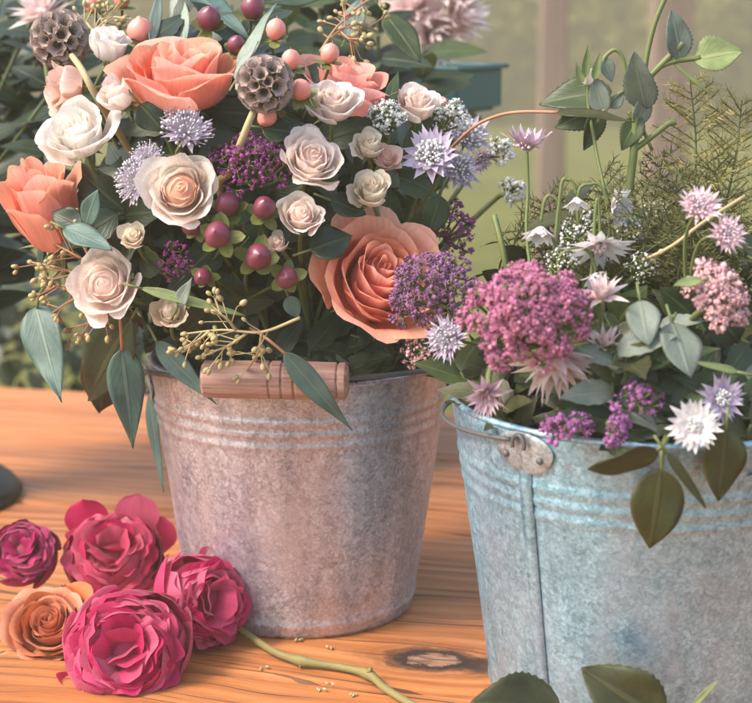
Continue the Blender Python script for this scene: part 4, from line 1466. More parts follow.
gum('small pale leaf standing on the strap leaf', (178, 306), (192, 278), 16, 'euc_pale', (0.03, 0.03), (-0.3, -1, 0.1))
gum('broad teal gum leaf behind the shiny dark berries', (172, -22), (252, 42), 40, 'euc', (-0.07, -0.05), (0.1, -0.7, 0.7))
gum('pale upright gum blade left of the top dark berries', (150, 44), (160, -18), 14, 'euc_pale', (-0.03, -0.03), (0.5, -1, 0.1))
gum('grey green upright blade with folded edge above the wide peach rose', (186, 44), (176, -14), 26, 'euc_pale', (-0.04, -0.04), (-0.3, -1, 0.1), 'ovate')
gum('slim silvery leaf slanting up from the right seed pod', (240, 72), (276, 4), 22, 'euc_pale', (0.0, -0.02), (-0.5, -1, 0.3))
gum('second silvery leaf close to the right seed pod', (236, 80), (258, 42), 16, 'euc_pale', (0.012, 0.0), (-0.6, -1, 0.1))
gum('wide olive leaf across the top centre of the bouquet', (262, 4), (330, -2), 34, 'leaf_mid', (-0.03, -0.03), (0, -0.6, 0.8), 'ovate')
gum('oval green leaf left of the pale pink flowers', (386, 14), (420, 62), 30, 'leaf_mid', (-0.04, -0.03), (0.3, -1, 0.3), 'ovate')
gum('pale gum leaf at the top behind the seeded twig', (345, 40), (362, 0), 24, 'euc_pale', (-0.06, -0.06), (0.1, -1, 0.3), 'ovate')
gum('dark leaf between frilly rose and big peach rose', (310, 250), (352, 236), 40, 'leaf_dark', (0.016, 0.018), (0, -0.9, 0.6), 'ovate')
gum('dark leaf below the large central blush rose', (330, 200), (366, 214), 26, 'leaf_dark', (0.01, 0.012), (0, -0.9, 0.6), 'ovate')
gum('green leaf curling under the big peach rose', (360, 338), (402, 352), 26, 'leaf_dark', (0.0, 0.012), (0.1, -0.8, 0.7), 'ovate')
gum('narrow green leaf pointing left beside the blue bucket', (420, 372), (398, 378), 8, 'leaf_mid', (0.0, 0.0), (0, -1, 0.5))
gum('bright green leaf between big peach rose and lilac masterwort', (440, 196), (428, 236), 30, 'leaf_mid', (-0.01, -0.01), (0.4, -1, 0.2), 'ovate')
gum('dark pointed leaf behind the half open blush rose', (388, 104), (398, 72), 14, 'leaf_mid', (0.0, -0.01), (0.2, -1, 0.2))
gum('dark green leaf under the right seed pod', (262, 128), (300, 134), 34, 'leaf_dark', (0.004, 0.006), (0, -0.8, 0.7), 'ovate')
gum('teal shaded leaf below the lowest dark berry', (288, 296), (298, 318), 18, 'euc', (0.012, 0.02), (0, -1, 0.2), 'ovate')
gum('dark leaf under the cream bud with sepals', (140, 104), (164, 132), 34, 'leaf_dark', (0.01, 0.0), (0, -0.8, 0.6), 'ovate')


# seeded gum twigs
def seeded(label, paths, bk_mat='stem_red', E=None, seed=0, off=0.03, ns=9):
    f = E or s1
    rg = random.Random(seed)
    foot = f(paths[0][0][0], paths[0][0][1], off - 0.03)
    Mx = Matrix.Translation(foot)
    root = thing('seeded_twig', label, 'twig', Mx)
    inv = Mx.inverted()
    st, sd = MB(), MB()
    for pth in paths:
        P = spline([f(x, y, off + rg.uniform(-.006, .006)) for x, y in pth], 6)
        st.tube(P, [0.0012 - 0.0006 * i / len(P) for i in range(len(P))], 5, 0.3)
        for k in range(ns):
            i = int((0.3 + 0.7 * k / ns) * (len(P) - 2))
            p = P[i]
            d = (P[i + 1] - P[i]).normalized()
            side = d.cross(V((rg.uniform(-1, 1), rg.uniform(-1, 1), rg.uniform(-1, 1)))).normalized()
            e = p + (side + d * 0.9) * rg.uniform(0.006, 0.013)
            st.tube([p, e], 0.0005, 4, 0.2, False)
            for m in range(rg.choice((1, 2, 3))):
                g = (side + d * 0.8 + V((rg.uniform(-1, 1), rg.uniform(-1, 1), rg.uniform(-1, 1))) * 0.8).normalized()
                tip = e + g * rg.uniform(0.003, 0.006)
                st.tube([e, tip], 0.0004, 3, 0.2, False)
                sd.ball(tip, rg.uniform(0.0013, 0.0021), g, 1.45, rg.random(), 7, 5)
        sd.ball(P[-1], 0.0018, (P[-1] - P[-2]), 1.5, 0.3, 7, 5)
    st.build('stem', M[bk_mat], root, inv=inv)
    sd.build('capsules', M['seed'], root, inv=inv)
    return root


seeded('seeded gum twigs spreading at the far left below the tall peach rose', [[(96, 268), (70, 252), (46, 240)], [(90, 280), (60, 268), (30, 262)], [(86, 290), (56, 286), (34, 296)],
        [(100, 290), (72, 300), (48, 316)], [(92, 262), (80, 240), (70, 226)], [(112, 300), (100, 318), (66, 330)]], seed=1, off=0.004)
seeded('seeded gum twig hanging over the front rim above the wooden grip', [[(300, 318), (262, 332), (222, 330), (184, 334)], [(246, 334), (228, 346), (212, 352)], [(262, 332), (258, 352), (246, 372)],
        [(236, 330), (226, 318), (214, 312)], [(210, 331), (196, 342), (184, 350)]], 'stem_pale', seed=2, off=0.045, ns=7)
seeded('seeded gum twig at the top centre left of the oval green leaf', [[(320, 52), (338, 26), (360, 10)], [(330, 38), (352, 24), (376, 30)], [(344, 18), (366, 2), (384, -6)], [(338, 30), (350, 40), (356, 44)]], seed=3, off=-0.02, ns=8)
seeded('small seeded twig over the white upright rose', [[(92, 40), (98, 22), (112, 8)], [(96, 30), (110, 18), (124, 18)], [(95, 34), (86, 22), (82, 20)]], 'stem_pale', seed=4, off=0.0, ns=8)

# dark leafy sprigs filling the inside of the bouquets


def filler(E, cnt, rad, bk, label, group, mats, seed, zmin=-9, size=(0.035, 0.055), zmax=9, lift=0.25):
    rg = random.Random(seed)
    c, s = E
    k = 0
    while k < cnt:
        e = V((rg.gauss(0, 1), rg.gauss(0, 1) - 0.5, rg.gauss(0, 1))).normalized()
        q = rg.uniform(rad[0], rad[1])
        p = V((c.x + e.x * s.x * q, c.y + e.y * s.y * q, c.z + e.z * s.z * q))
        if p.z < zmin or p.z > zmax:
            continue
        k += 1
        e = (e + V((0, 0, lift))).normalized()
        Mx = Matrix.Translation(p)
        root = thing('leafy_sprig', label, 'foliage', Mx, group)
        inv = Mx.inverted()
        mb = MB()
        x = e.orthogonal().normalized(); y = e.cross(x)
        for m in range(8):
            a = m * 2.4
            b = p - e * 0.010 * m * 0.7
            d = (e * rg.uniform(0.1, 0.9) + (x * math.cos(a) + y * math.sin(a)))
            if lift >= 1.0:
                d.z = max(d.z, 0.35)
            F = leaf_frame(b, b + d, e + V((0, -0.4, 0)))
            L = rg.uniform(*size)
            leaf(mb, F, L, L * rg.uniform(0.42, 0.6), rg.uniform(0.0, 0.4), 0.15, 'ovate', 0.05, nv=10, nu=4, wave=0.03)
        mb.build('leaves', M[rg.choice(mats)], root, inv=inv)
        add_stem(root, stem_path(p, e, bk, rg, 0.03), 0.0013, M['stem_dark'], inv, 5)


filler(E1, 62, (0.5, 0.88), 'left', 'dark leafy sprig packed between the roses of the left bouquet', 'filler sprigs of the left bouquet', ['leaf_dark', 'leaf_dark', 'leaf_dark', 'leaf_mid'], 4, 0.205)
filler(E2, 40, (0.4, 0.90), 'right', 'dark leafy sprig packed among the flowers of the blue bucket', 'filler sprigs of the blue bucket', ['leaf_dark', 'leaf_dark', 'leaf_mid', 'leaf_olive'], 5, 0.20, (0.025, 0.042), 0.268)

E3 = (V((A1[0] + 0.005, A1[1], 0.208)), V((0.108, 0.104, 0.036)))
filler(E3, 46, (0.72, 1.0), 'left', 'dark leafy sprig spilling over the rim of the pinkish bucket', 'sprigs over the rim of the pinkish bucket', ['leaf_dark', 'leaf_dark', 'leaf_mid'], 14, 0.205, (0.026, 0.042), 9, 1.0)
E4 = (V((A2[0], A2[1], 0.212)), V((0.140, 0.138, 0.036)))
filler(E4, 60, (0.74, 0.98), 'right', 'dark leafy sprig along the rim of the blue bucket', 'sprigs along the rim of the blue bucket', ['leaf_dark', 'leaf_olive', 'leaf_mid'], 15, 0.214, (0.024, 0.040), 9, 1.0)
# ------------------------------------------------------------------ right bouquet
cluster('stonecrop', 'large round pink stonecrop head in front of the blue bucket bouquet', s2(527, 318, 0.035), (-0.05, -0.86, 0.5), 152, 132, 'sedum', 'right', 31, 64, 36, 0.00145, depth=0.5)
cluster('stonecrop', 'purple stonecrop head behind, next to the big peach rose', s2(436, 292, -0.008), (-0.3, -0.8, 0.5), 116, 92, 'sedum_purple', 'right', 32, 24, 26, 0.0017, depth=0.45)
cluster('stonecrop', 'dusty pink stonecrop at the right edge of the picture', s2(716, 298, 0.0), (0.2, -0.8, 0.5), 66, 84, 'sedum_dusk', 'right', 33, 20, 26, 0.0018, depth=0.45)
cluster('stonecrop', 'small violet floret tuft over the handle plate', at(566, 428, 0.885), (0, -0.8, 0.4), 58, 30, 'statice', 'right', 34, 9, 16, 0.0017)
cluster('stonecrop', 'small violet floret spike hanging beside the white aster', at(616, 427, 0.872), (0, -0.9, 0.1), 22, 54, 'statice', 'right', 35, 9, 14, 0.0017)
cluster('stonecrop', 'loose violet florets above the hanging spike', at(636, 402, 0.885), (0, -0.8, 0.5), 66, 34, 'statice', 'right', 36, 9, 12, 0.0015)
cluster('stonecrop', 'tiny dull mauve florets under the lilac thistle', s2(420, 352, -0.02), (-0.3, -0.9, 0.3), 40, 36, 'sedum_dusk', 'right', 37, 8, 10, 0.0014)
serruria('pale pointed flower peeping out under the large pink stonecrop', s2(556, 366, 0.015), (0.1, -0.55, -0.85), 92, 'right', 1)
serruria('white pointed flower right of the large pink stonecrop', s2(602, 292, 0.008), (-0.1, -0.4, 0.9), 50, 'right', 2, mat='bride', n=8, up=1.3)
serruria('cream pointed flower between stonecrop and pale leaves', s2(606, 342, 0.006), (0.2, -0.5, 0.8), 46, 'right', 3, mat='bride', n=7, up=1.3)
serruria('mauve pink pointed flower hanging over the rim left of the handle plate', at(486, 396, 0.915), (-0.2, -0.8, -0.3), 46, 'right', 4, mat='mauve', n=8)
astrantia('lilac grey thistle like flower below the purple stonecrop', s2(447, 338, 0.012), (-0.5, -0.75, 0.25), 54, 'lilac', 'fl_grey', 'right', 41, dome=0.6, nfl=80, n=20, wid=0.18)
astrantia('rosy masterwort high at the right edge', s2(700, 206, 0.0), (0.1, -0.7, 0.7), 50, 'rosy', 'fl_rosy', 'right', 42, dome=0.6, nfl=90)
astrantia('second rosy masterwort cut by the right edge of the picture', s2(727, 234, 0.0), (0.3, -0.8, 0.3), 46, 'rosy', 'fl_rosy', 'right', 43, dome=0.6, nfl=80)
q = at(527, 152, 1.03)
astrantia('upright mauve masterwort in profile on a bare stem between the bouquets', at(527, 146, 1.03), (0.02, -0.12, 1), 64, 'mauve', 'fl_rosy', None, 44, dome=0.4, nfl=50, up=0.95,
          stem_pts=spline([q, at(528, 190, 1.03), at(527, 240, 1.02), at(540, 330, 1.0), V((A2[0] - .07, A2[1], 0.21)), V((A2[0] - .03, A2[1], 0.09))], 6), n=13, wid=0.34)


def hook(px, py, top, foot, Y, k=0.0):
    """stem that rises from the bucket, arches over and comes down to a nodding flower"""
    return spline([at(px, py, Y), at(px + top[0] * 0.35, py - (py - top[1]) * 0.8, Y), at(px + top[0], top[1], Y), at(px + top[0] * 1.9, py - (py - top[1]) * 0.3, Y),
                   at(foot[0], foot[1], Y), V((A2[0] - .04, A2[1], 0.20)), V((A2[0] - .02, A2[1], 0.09))], 6)


astrantia('nodding white bell flower on a hooked stem, left of its pair', at(541, 230, 1.0), (-0.15, -0.45, -0.8), 46, 'snow', 'fl_white', None, 45, bshape='ovate', n=10, dome=0.2, nfl=12, up=0.9, stem_pts=hook(541, 222, (10, 196), (552, 300), 1.0), wid=0.42)
astrantia('nodding white bud beside the sideways white daisy', at(576, 200, 1.0), (0.1, -0.4, -0.8), 34, 'snow', 'fl_white', None, 46, bshape='ovate', n=9, dome=0.2, nfl=10, up=1.1, stem_pts=hook(576, 194, (-8, 180), (556, 290), 1.0), wid=0.42, layers=1)
astrantia('white daisy seen from the side on an arching stem', at(616, 207, 1.01), (0.7, -0.7, 0.0), 48, 'snow', 'fl_white', None, 47, bshape='ovate', n=11, dome=0.25, nfl=16, up=0.6, stem_pts=hook(608, 206, (-16, 184), (585, 300), 1.01), wid=0.36)
astrantia('hanging white daisy with spread petals above the pink stonecrop', at(600, 248, 0.985), (0.05, -0.55, -0.75), 72, 'snow', 'fl_rosy', None, 48, bshape='ovate', n=12, dome=0.18, nfl=16, up=0.25, stem_pts=hook(600, 240, (-3, 200), (590, 310), 0.99), wid=0.28, layers=2)
astrantia('hanging pale bell flower beneath the spread daisy', at(596, 276, 0.985), (0.1, -0.6, -0.6), 40, 'snow', 'fl_rosy', None, 51, bshape='ovate', n=9, dome=0.2, nfl=10, up=0.9, stem_pts=hook(596, 270, (-20, 248), (575, 320), 0.985), wid=0.4)
astrantia('white double aster at the lower right over the blue bucket', at(694, 425, 0.865), (0.0, -0.95, 0.22), 58, 'snow', 'fl_white', 'right', 49, bshape='ovate', n=16, dome=0.26, nfl=60, up=0.12, layers=3, wid=0.27, name='white_aster')
astrantia('lilac flower behind the white aster', at(722, 398, 0.885), (0.3, -0.9, 0.2), 54, 'lilac', 'fl_white', 'right', 50, n=14, dome=0.3, nfl=40, up=0.2, wid=0.32)
gl2 = lambda *a, **k: gum(*a, E=s2, **k)
gl2('pale grey leaf folded like a fan at the right', (672, 322), (690, 378), 44, 'leaf_rose', off=(0.0, 0.03), nrm=(0.3, -1, 0.4), shape='ovate', name='broad_leaf')
gl2('dim green leaf left of the fan like leaf', (668, 330), (648, 372), 44, 'leaf_mid', off=(0.0, 0.02), nrm=(-0.3, -1, 0.3), shape='ovate', name='broad_leaf')
gl2('pale green pointed leaf right of the cream pointed flower', (640, 300), (648, 346), 34, 'leaf_rose', off=(0.0, 0.02), nrm=(-0.1, -1, 0.3), shape='ovate', name='broad_leaf')
gl2('tiny pale leaf lit above the fan like leaf', (702, 280), (674, 286), 14, 'leaf_light', off=(0.01, 0.02), nrm=(0, -0.6, 0.8), shape='ovate', name='broad_leaf')
gY = lambda lab, a, b_, w, Ya, Yb, **k: gum(lab, a, b_, w, 'leaf_olive', E=lambda x, y, o: at(x, y, o), off=(Ya, Yb), **k)
gY('dark olive leaf hanging point down on the blue bucket', (662, 468), (650, 548), 54, 0.862, 0.868, nrm=(-0.1, -1, 0.15), shape='ovate', stalk=[(662, 448, 0.862), (668, 430, 0.89)], name='broad_leaf')
gY('dark olive leaf pointing left along the rim of the blue bucket', (658, 450), (588, 470), 38, 0.862, 0.866, nrm=(0.1, -0.8, -0.6), shape='ovate', stalk=[(664, 444, 0.862), (672, 432, 0.89)], name='broad_leaf')
gY('folded olive leaf edge slanting right below the white aster', (666, 452), (706, 508), 11, 0.860, 0.862, nrm=(0.3, -1, 0.1), shape='blade', name='broad_leaf')
gY('olive leaf at the right edge under the lilac flower', (726, 428), (718, 500), 46, 0.870, 0.872, nrm=(0.2, -1, 0.2), shape='ovate', name='broad_leaf')
gl2('yellow green shoot near the fan like leaf', (738, 372), (694, 362), 8, 'leaf_light', off=(0.02, 0.02), nrm=(0, -1, 0.5), shape='blade', name='broad_leaf')


# leafy rose branch, upper right
def rose_branch():
    Y = 1.06
    P = lambda x, y, dy=0.0: at(x, y, Y + dy)
    foot = P(633, 240)
    Mx = Matrix.Translation(foot)
    root = thing('rose_branch', 'thick green rose branch with grey green leaves and drooping tips at the upper right', 'branch', Mx)
    inv = Mx.inverted()
    st = MB()
    main = spline([V((A2[0] - .01, A2[1], 0.09)), V((A2[0] - .01, A2[1] + .02, 0.21)), P(632, 260), P(633, 180), P(634, 112), P(638, 88), P(628, 40), P(588, -10), ], 8)
    st.tube(spline([V((A2[0] - .01, A2[1], 0.09)), V((A2[0] - .01, A2[1] + .02, 0.21)), P(633, 260), P(629, 200), P(634, 150), P(636, 104)], 8), [0.0036 - 0.0011 * i / 41 for i in range(41)], 9)
    st.tube(spline([P(636, 108), P(652, 74), P(672, 62), P(700, 58)], 8), [0.0026] * 8 + [0.0018] * 17, 8)
    st.tube(spline([P(643, 84), P(660, 66), P(676, 50), P(683, 43)], 6), 0.0022, 8)
    st.tube(spline([P(634, 150), P(650, 138), P(668, 124), P(676, 122)], 6), 0.0020, 7)
    st.tube(spline([P(640, 92), P(622, 92), P(606, 108), P(596, 124)], 6), 0.0015, 7)
    st.tube(spline([P(626, 92), P(624, 62), P(616, 50), P(606, 56), P(602, 66)], 6), 0.0014, 7)
    st.tube(spline([P(644, 76), P(648, 50), P(656, 20), P(668, -8)], 6), 0.0017, 7)
    st.tube(spline([P(634, 120), P(628, 112), P(640, 124), P(652, 150)], 5), 0.0012, 6)
    st.build('stem', M['stem'], root, inv=inv)

    def lf(a, b, w, nrm, mat='leaf_rose', dy=(0, 0), droop=0.15, serr=0.05, shape='ovate'):
        A, B = P(a[0], a[1], dy[0]), P(b[0], b[1], dy[1])
        m = MB()
        leaf(m, inv @ leaf_frame(A, B, nrm) @ Matrix.Rotation(math.atan(droop), 4, 'X'), (B - A).length, w * mpp(A), droop, 0.25, shape, serr, 26, 8, wave=0.03)
        m.build('leaf', M[mat], root, solid=0.0005)
    lf((646, 108), (634, 52), 34, (-0.4, -1, 0.1), dy=(0, -0.02))
    lf((680, 60), (671, 10), 30, (0.3, -1, 0.3))
    lf((694, 60), (742, 52), 40, (0, -0.9, 0.6), 'leaf_light')
    lf((604, 58), (612, 82), 15, (0, -1, 0.1))
    lf((604, 114), (594, 76), 22, (-0.3, -1, 0.1))
    lf((612, 92), (540, 104), 40, (-0.1, -0.8, 0.6), 'leaf_mid', (0.01, 0.02))
    lf((606, 104), (556, 128), 34, (0.1, -0.9, 0.3), 'leaf_mid', (0.02, 0.02))
    lf((636, 124), (648, 90), 22, (0.5, -1, 0.1))
    lf((640, 116), (622, 150), 24, (-0.3, -1, 0), 'leaf_mid')
    lf((600, 110), (584, 150), 22, (0.3, -1, 0), 'leaf_mid')
    lf((610, 108), (624, 92), 14, (0.3, -1, 0.4))
    lf((672, 62), (712, 96), 5, (0, -1, 0.2), 'leaf_light')
    # shoots
    return root


rose_branch()
b = at(612, 70, 1.06)
rose('rosebud', 'small closed white rosebud with long green sepals on the rose branch', at(588, 76, 1.06), (0.08, -0.15, 1), 26, M['white'], None, 12, 0.7, 77, kind='tea', keep=3, hgt=1.5, stem=False)
rb = ROSES[-1]
iv = rb.matrix_basis.inverted()
mb = MB()
mb.tube(spline([at(588, 84, 1.06), at(589, 110, 1.06), at(596, 150, 1.05), at(610, 240, 1.03), V((A2[0] - .03, A2[1], 0.2)), V((A2[0] - .02, A2[1], 0.09))], 6), 0.0012, 7)
mb.build('stem', M['stem'], rb, inv=iv)
for a, e in (((585, 78), (588, 44)), ((594, 80), (600, 52)), ((582, 84), (576, 62))):
    mb = MB()
    A, B = at(a[0], a[1], 1.055), at(e[0], e[1], 1.055)
    leaf(mb, iv @ leaf_frame(A, B, (0, -1, 0.1)), (B - A).length, 0.006, 0.0, 0.4, 'lance')
    mb.build('sepal', M['sepal'], rb)
# long arching leaf with a red stalk, between the bouquets
A, B = at(556, 112, 1.05), at(634, 122, 1.04)
single_leaf('arching_leaf', 'long slender olive leaf arching on a red stalk between the bouquets', A, B, 0.011, (0, -0.6, 0.9), 'leaf_olive', 0.1, 0.2, 'lance',
            stalk=[at(520, 112, 1.06), at(494, 117, 1.07), at(470, 130, 1.08), at(440, 160, 1.12)], stalk_mat='stem_red')


# feathery foliage
def fern(label, pts, seed, side=0.05, mat='fern', n=34, group='feathery sprays at the right', dense=1.25):
    rg = random.Random(seed)
    P = spline(pts, 10)
    Mx = Matrix.Translation(P[0])
    root = thing('feathery_spray', label, 'foliage', Mx, group)
    inv = Mx.inverted()
    st, nd = MB(), MB()
    st.tube(P, [0.0015 - 0.0011 * i / len(P) for i in range(len(P))], 5)
    L = len(P)
    for k in range(n):
        f = 0.22 + 0.78 * k / n
        i = min(L - 2, int(f * (L - 1)))
        p = P[i]
        d = (P[i + 1] - P[i]).normalized()
        s = d.cross(V((rg.gauss(0, 0.45), -1, rg.gauss(0, 0.45)))).normalized() * (1 if k % 2 else -1)
        sl = side * (1.15 - 0.85 * f) * rg.uniform(0.7, 1.15)
        b = spline([p, p + (s * 0.7 + d * 0.5) * sl * 0.6, p + (s * 0.9 + d * 0.75 + V((0, 0, -0.15))) * sl], 5)
        st.tube(b, 0.0004, 3, 0.3, False)
        for m in range(int(26 * dense)):
            t = (m + 0.5) / (26 * dense) * (len(b) - 1)
            j = min(len(b) - 2, int(t))
            q = b[j].lerp(b[j + 1], t - j)
            bd = (b[j + 1] - b[j]).normalized()
            e = (bd * 0.7 + V((rg.gauss(0, 1), rg.gauss(0, 1), rg.gauss(0, 1))).normalized()).normalized()
            nl = rg.uniform(0.004, 0.0075)
            w = e.orthogonal().normalized() * 0.00045
            c = len(nd.v)
            rn = rg.random()
            for vv in (q - w, q + w, q + e * nl + w * 0.4, q + e * nl - w * 0.4):
                nd.v.append(tuple(vv)); nd.c.append((0, 0, rn, 0.2))
            nd.f.append((c, c + 1, c + 2, c + 3))
    st.build('stem', M['stem_dark'], root, inv=inv)
    nd.build('needles', M[mat], root, inv=inv, smooth=False)
    return root


def R2(x, y, Y):
    return at(x, y, Y)


ft = V((A2[0] + .02, A2[1] + .02, 0.20))
fb_ = V((A2[0] + .01, A2[1], 0.08))
fern('golden feathery spray highest at the right', [fb_, ft, R2(690, 240, 1.04), R2(696, 150, 1.06), R2(690, 80, 1.07)], 1, 0.055, 'fern_gold', 46)
fern('golden feathery spray leaning out at the right edge', [fb_, ft, R2(715, 250, 1.05), R2(735, 160, 1.06), R2(742, 100, 1.07)], 2, 0.055, 'fern_gold', 46)
FS = 'green feathery spray filling the right bouquet behind the flowers'
FX = [((rt.uniform(600, 735), rt.uniform(290, 330)), (rt.uniform(590, 750), rt.uniform(170, 290)), rt.uniform(0.97, 1.09)) for _ in range(26)]
for i, (a, bq, Y) in enumerate(FX + list((((650, 250), (664, 150), 1.07), ((680, 250), (676, 170), 1.05), ((720, 260), (712, 150), 1.05), ((630, 260), (600, 170), 1.08), ((600, 270), (570, 190), 1.09),
                               ((575, 270), (545, 190), 1.08), ((700, 300), (740, 210), 1.04), ((660, 290), (640, 190), 1.02), ((560, 280), (515, 220), 1.07), ((690, 310), (690, 220), 1.0)))):
    fern(FS, [fb_ + V((rt.uniform(-.02, .02), 0, 0)), ft + V((rt.uniform(-.05, .03), rt.uniform(-.03, .03), 0)), R2(a[0], a[1], Y), R2(bq[0], bq[1], Y)], 10 + i, 0.045, 'fern', 40)

E5 = (V((A2[0] + 0.005, A2[1] + 0.035, 0.285)), V((0.130, 0.075, 0.065)))
filler(E5, 22, (0.2, 1.0), 'right', 'small leafy sprig rising behind the nodding white daisies', 'sprigs behind the white daisies', ['leaf_mid', 'leaf_olive', 'leaf_rose', 'leaf_mid'], 25, 0.25, (0.018, 0.034), 9, 0.6)
for k, (px, py, Y, sz, dd) in enumerate(((572, 236, 1.0, 26, (-0.3, -0.6, 0.6)), (628, 232, 1.01, 28, (0.3, -0.6, 0.6)), (655, 215, 1.03, 22, (0.1, -0.5, 0.8)), (562, 262, 0.99, 24, (-0.2, -0.7, 0.5)), (640, 268, 0.98, 26, (0.2, -0.7, 0.6)), (590, 222, 1.02, 20, (0, -0.5, 0.8)))):
    cluster('lace_flower', 'fine greenish white lace flower among the nodding daisies', at(px, py, Y), dd, sz * 1.5, sz * 1.3, 'fl_white', 'right', 70 + k, 9, 9, 0.0009, 'lace flowers among the daisies', 'flower')
for k in range(16):
    rk = random.Random(200 + k)
    px, py = rk.uniform(606, 742), rk.uniform(318, 425)
    pz = at(px, py, rk.uniform(0.90, 0.97))
    root = thing('leafy_sprig', 'green leafy sprig between the violet florets and the dusty pink stonecrop', 'foliage', Matrix.Translation(pz), 'sprigs at the front of the blue bucket')
    inv = Matrix.Translation(-pz)
    mb = MB()
    for m in range(7):
        an = m * 2.4 + rk.uniform(-.4, .4)
        b_ = pz - V((0, 0, 0.006 * m))
        d = V((math.cos(an), math.sin(an) * 0.8 - 0.3, rk.uniform(-0.2, 0.9)))
        L = rk.uniform(0.022, 0.040)
        leaf(mb, leaf_frame(b_, b_ + d, V((0, -0.7, 0.7))), L, L * rk.uniform(0.4, 0.6), rk.uniform(0, 0.5), 0.25, 'ovate', 0.05, nv=12, nu=4, wave=0.06, twist=rk.uniform(-.5, .5))
    mb.build('leaves', M[rk.choice(('leaf_mid', 'leaf_olive', 'leaf_mid', 'leaf_rose'))], root, inv=inv)
    add_stem(root, stem_path(pz, V((0, 0, 1)), 'right', rk, 0.03), 0.0011, M['stem_dark'], inv, 5)
# thin stray stems
for lab, P, mt in (('bare thin twig slanting across the greenery at the right', [at(640, 262, 0.98), at(672, 246, 0.97), at(704, 222, 0.97), at(745, 196, 0.98)], 'stem_pale'),
                   ('cut green stalk standing behind the pink stonecrop', [at(494, 215, 1.04), at(503, 250, 1.03), at(512, 300, 1.03), V((A2[0] - .08, A2[1], 0.20))], 'stem')):
    P = spline(P, 6)
    Mx = Matrix.Translation(P[0])
    t_ = thing('thin_stem', lab, 'stem', Mx)
    mb = MB()
    mb.tube(P, 0.0012 if mt == 'stem_pale' else 0.002, 6)
    mb.build('stalk', M[mt], t_, inv=Mx.inverted())
    mb = MB()
    for k in (4, 9, 13):
        mb.ball(P[k], 0.0019, (P[k + 1] - P[k]), 1.3)
    mb.build('node', M[mt], t_, inv=Mx.inverted())

# ------------------------------------------------------------------ loose roses lying on the table
def lying(name, label, px, py, Y, d, dia, mat, seed, kind='ball', n=50, opn=1.0, keep=8, hgt=1.0, stemdir=None, jag=0.0):
    r = rose(name, label, at(px, py, Y), d, dia, M[mat], None, n, opn, seed, 'loose roses on the table', kind, keep=keep, hgt=hgt, jag=jag)
    return r


lying('garden_rose', 'frontmost magenta garden rose, a ruffled ball lying nearest on the table', 126, 650, 1.035, (0.05, -0.85, 0.5), 132, 'magenta', 51, n=62, keep=8)
lying('garden_rose', 'crimson garden rose with two raised back petals, behind the other magenta ones', 112, 557, 1.185, (0.10, -0.66, 0.75), 100, 'crimson', 52, n=44, opn=1.05, keep=9)
lying('garden_rose', 'magenta garden rose turned right against the foot of the pinkish bucket', 203, 602, 1.095, (0.62, -0.70, 0.30), 112, 'magenta', 53, n=44, opn=0.95, keep=8)
lying('garden_rose', 'dark plum garden rose cut by the left edge', 24, 553, 1.17, (0.0, -0.75, 0.6), 72, 'plum', 54, n=44, keep=7)
lying('orange_rose', 'apricot orange rose lying between the magenta roses at the left', 50, 624, 1.09, (-0.1, -0.62, 0.78), 98, 'apricot', 55, 'tea', 34, 1.0, 9, 0.75)
# raised back petals of the crimson rose
cr = ROSES[-4]
for px, py, w, ax_, ay_ in ((84, 500, 44, 94, 560), (140, 494, 46, 132, 562), (165, 518, 42, 140, 566)):
    A, B = at(ax_, ay_, 1.205), at(px, py, 1.222)
    mb = MB()
    F = cr.matrix_basis.inverted() @ leaf_frame(A, B, (0, -1, 0.3))
    leaf(mb, F, (B - A).length, w * mpp(A), -0.18, -0.15, 'lobe', nv=18, nu=12, wave=0.06)
    mb.c = [(1.0, c[1], c[2], c[3]) for c in mb.c]
    mb.build('petal', M['crimson'], cr)
# stalk of the right hand garden rose: a woody twig with a node
P = [at(232, 622, 1.105), on_table(250, 636, 0.006), on_table(275, 652, 0.005), on_table(302, 661, 0.005), on_table(340, 667, 0.004), on_table(368, 674, 0.005), on_table(385, 688, 0.004), on_table(415, 706, 0.004), on_table(450, 722, 0.004)]
P = spline(P, 6)
tr = ROSES[-3]
mb = MB()
rad = []
for i, p in enumerate(P):
    r = 0.0027
    for q in (on_table(302, 661, 0.005), on_table(368, 674, 0.005)):
        r += 0.0015 * math.exp(-((p - q).length / 0.006) ** 2)
    rad.append(r)
mb.tube(P, rad, 10)
mb.tube([on_table(368, 674, 0.006), on_table(371, 668, 0.011)], [0.002, 0.0014], 7)
mb.tube([on_table(302, 661, 0.004), on_table(300, 667, 0.002)], [0.0018, 0.0008], 6)
mb.build('stem', M['twig'], tr, inv=tr.matrix_basis.inverted())
# crumbs of petals and bark
for i, (px, py) in enumerate(((329, 648), (331, 684), (352, 695), (322, 690), (264, 668), (300, 640))):
    p = on_table(px, py, 0.0012)
    mb = MB()
    rg = random.Random(i)
    for k in range(3):
        mb.ball(p + V((rg.uniform(-.003, .003), rg.uniform(-.002, .002), 0.0004 * k)), rg.uniform(0.0006, 0.0011), V((rg.uniform(-1, 1), rg.uniform(-1, 1), 0.2)), 2.0, rg.random(), 6, 4)
    o = mb.build('crumb', M['crumb'], None)
    tag(o, 'tiny straw coloured crumb of dried flower on the table by the twig', 'crumb', 'dried crumbs on the table')

# leaves and shoot in front of the blue bucket
def front_leaf(lab, A, B, w, nrm, mat='leaf_olive', shape='ovate'):
    A, B = V(A), V(B)
    L = (B - A).normalized()
    single_leaf('broad_leaf', lab, A, B, w, nrm, mat, 0.08, 0.2, shape, 0.03, stalk=[A - L * 0.02, V((A.x - L.x * .04, A.y - .01, max(0.003, A.z - .02)))])


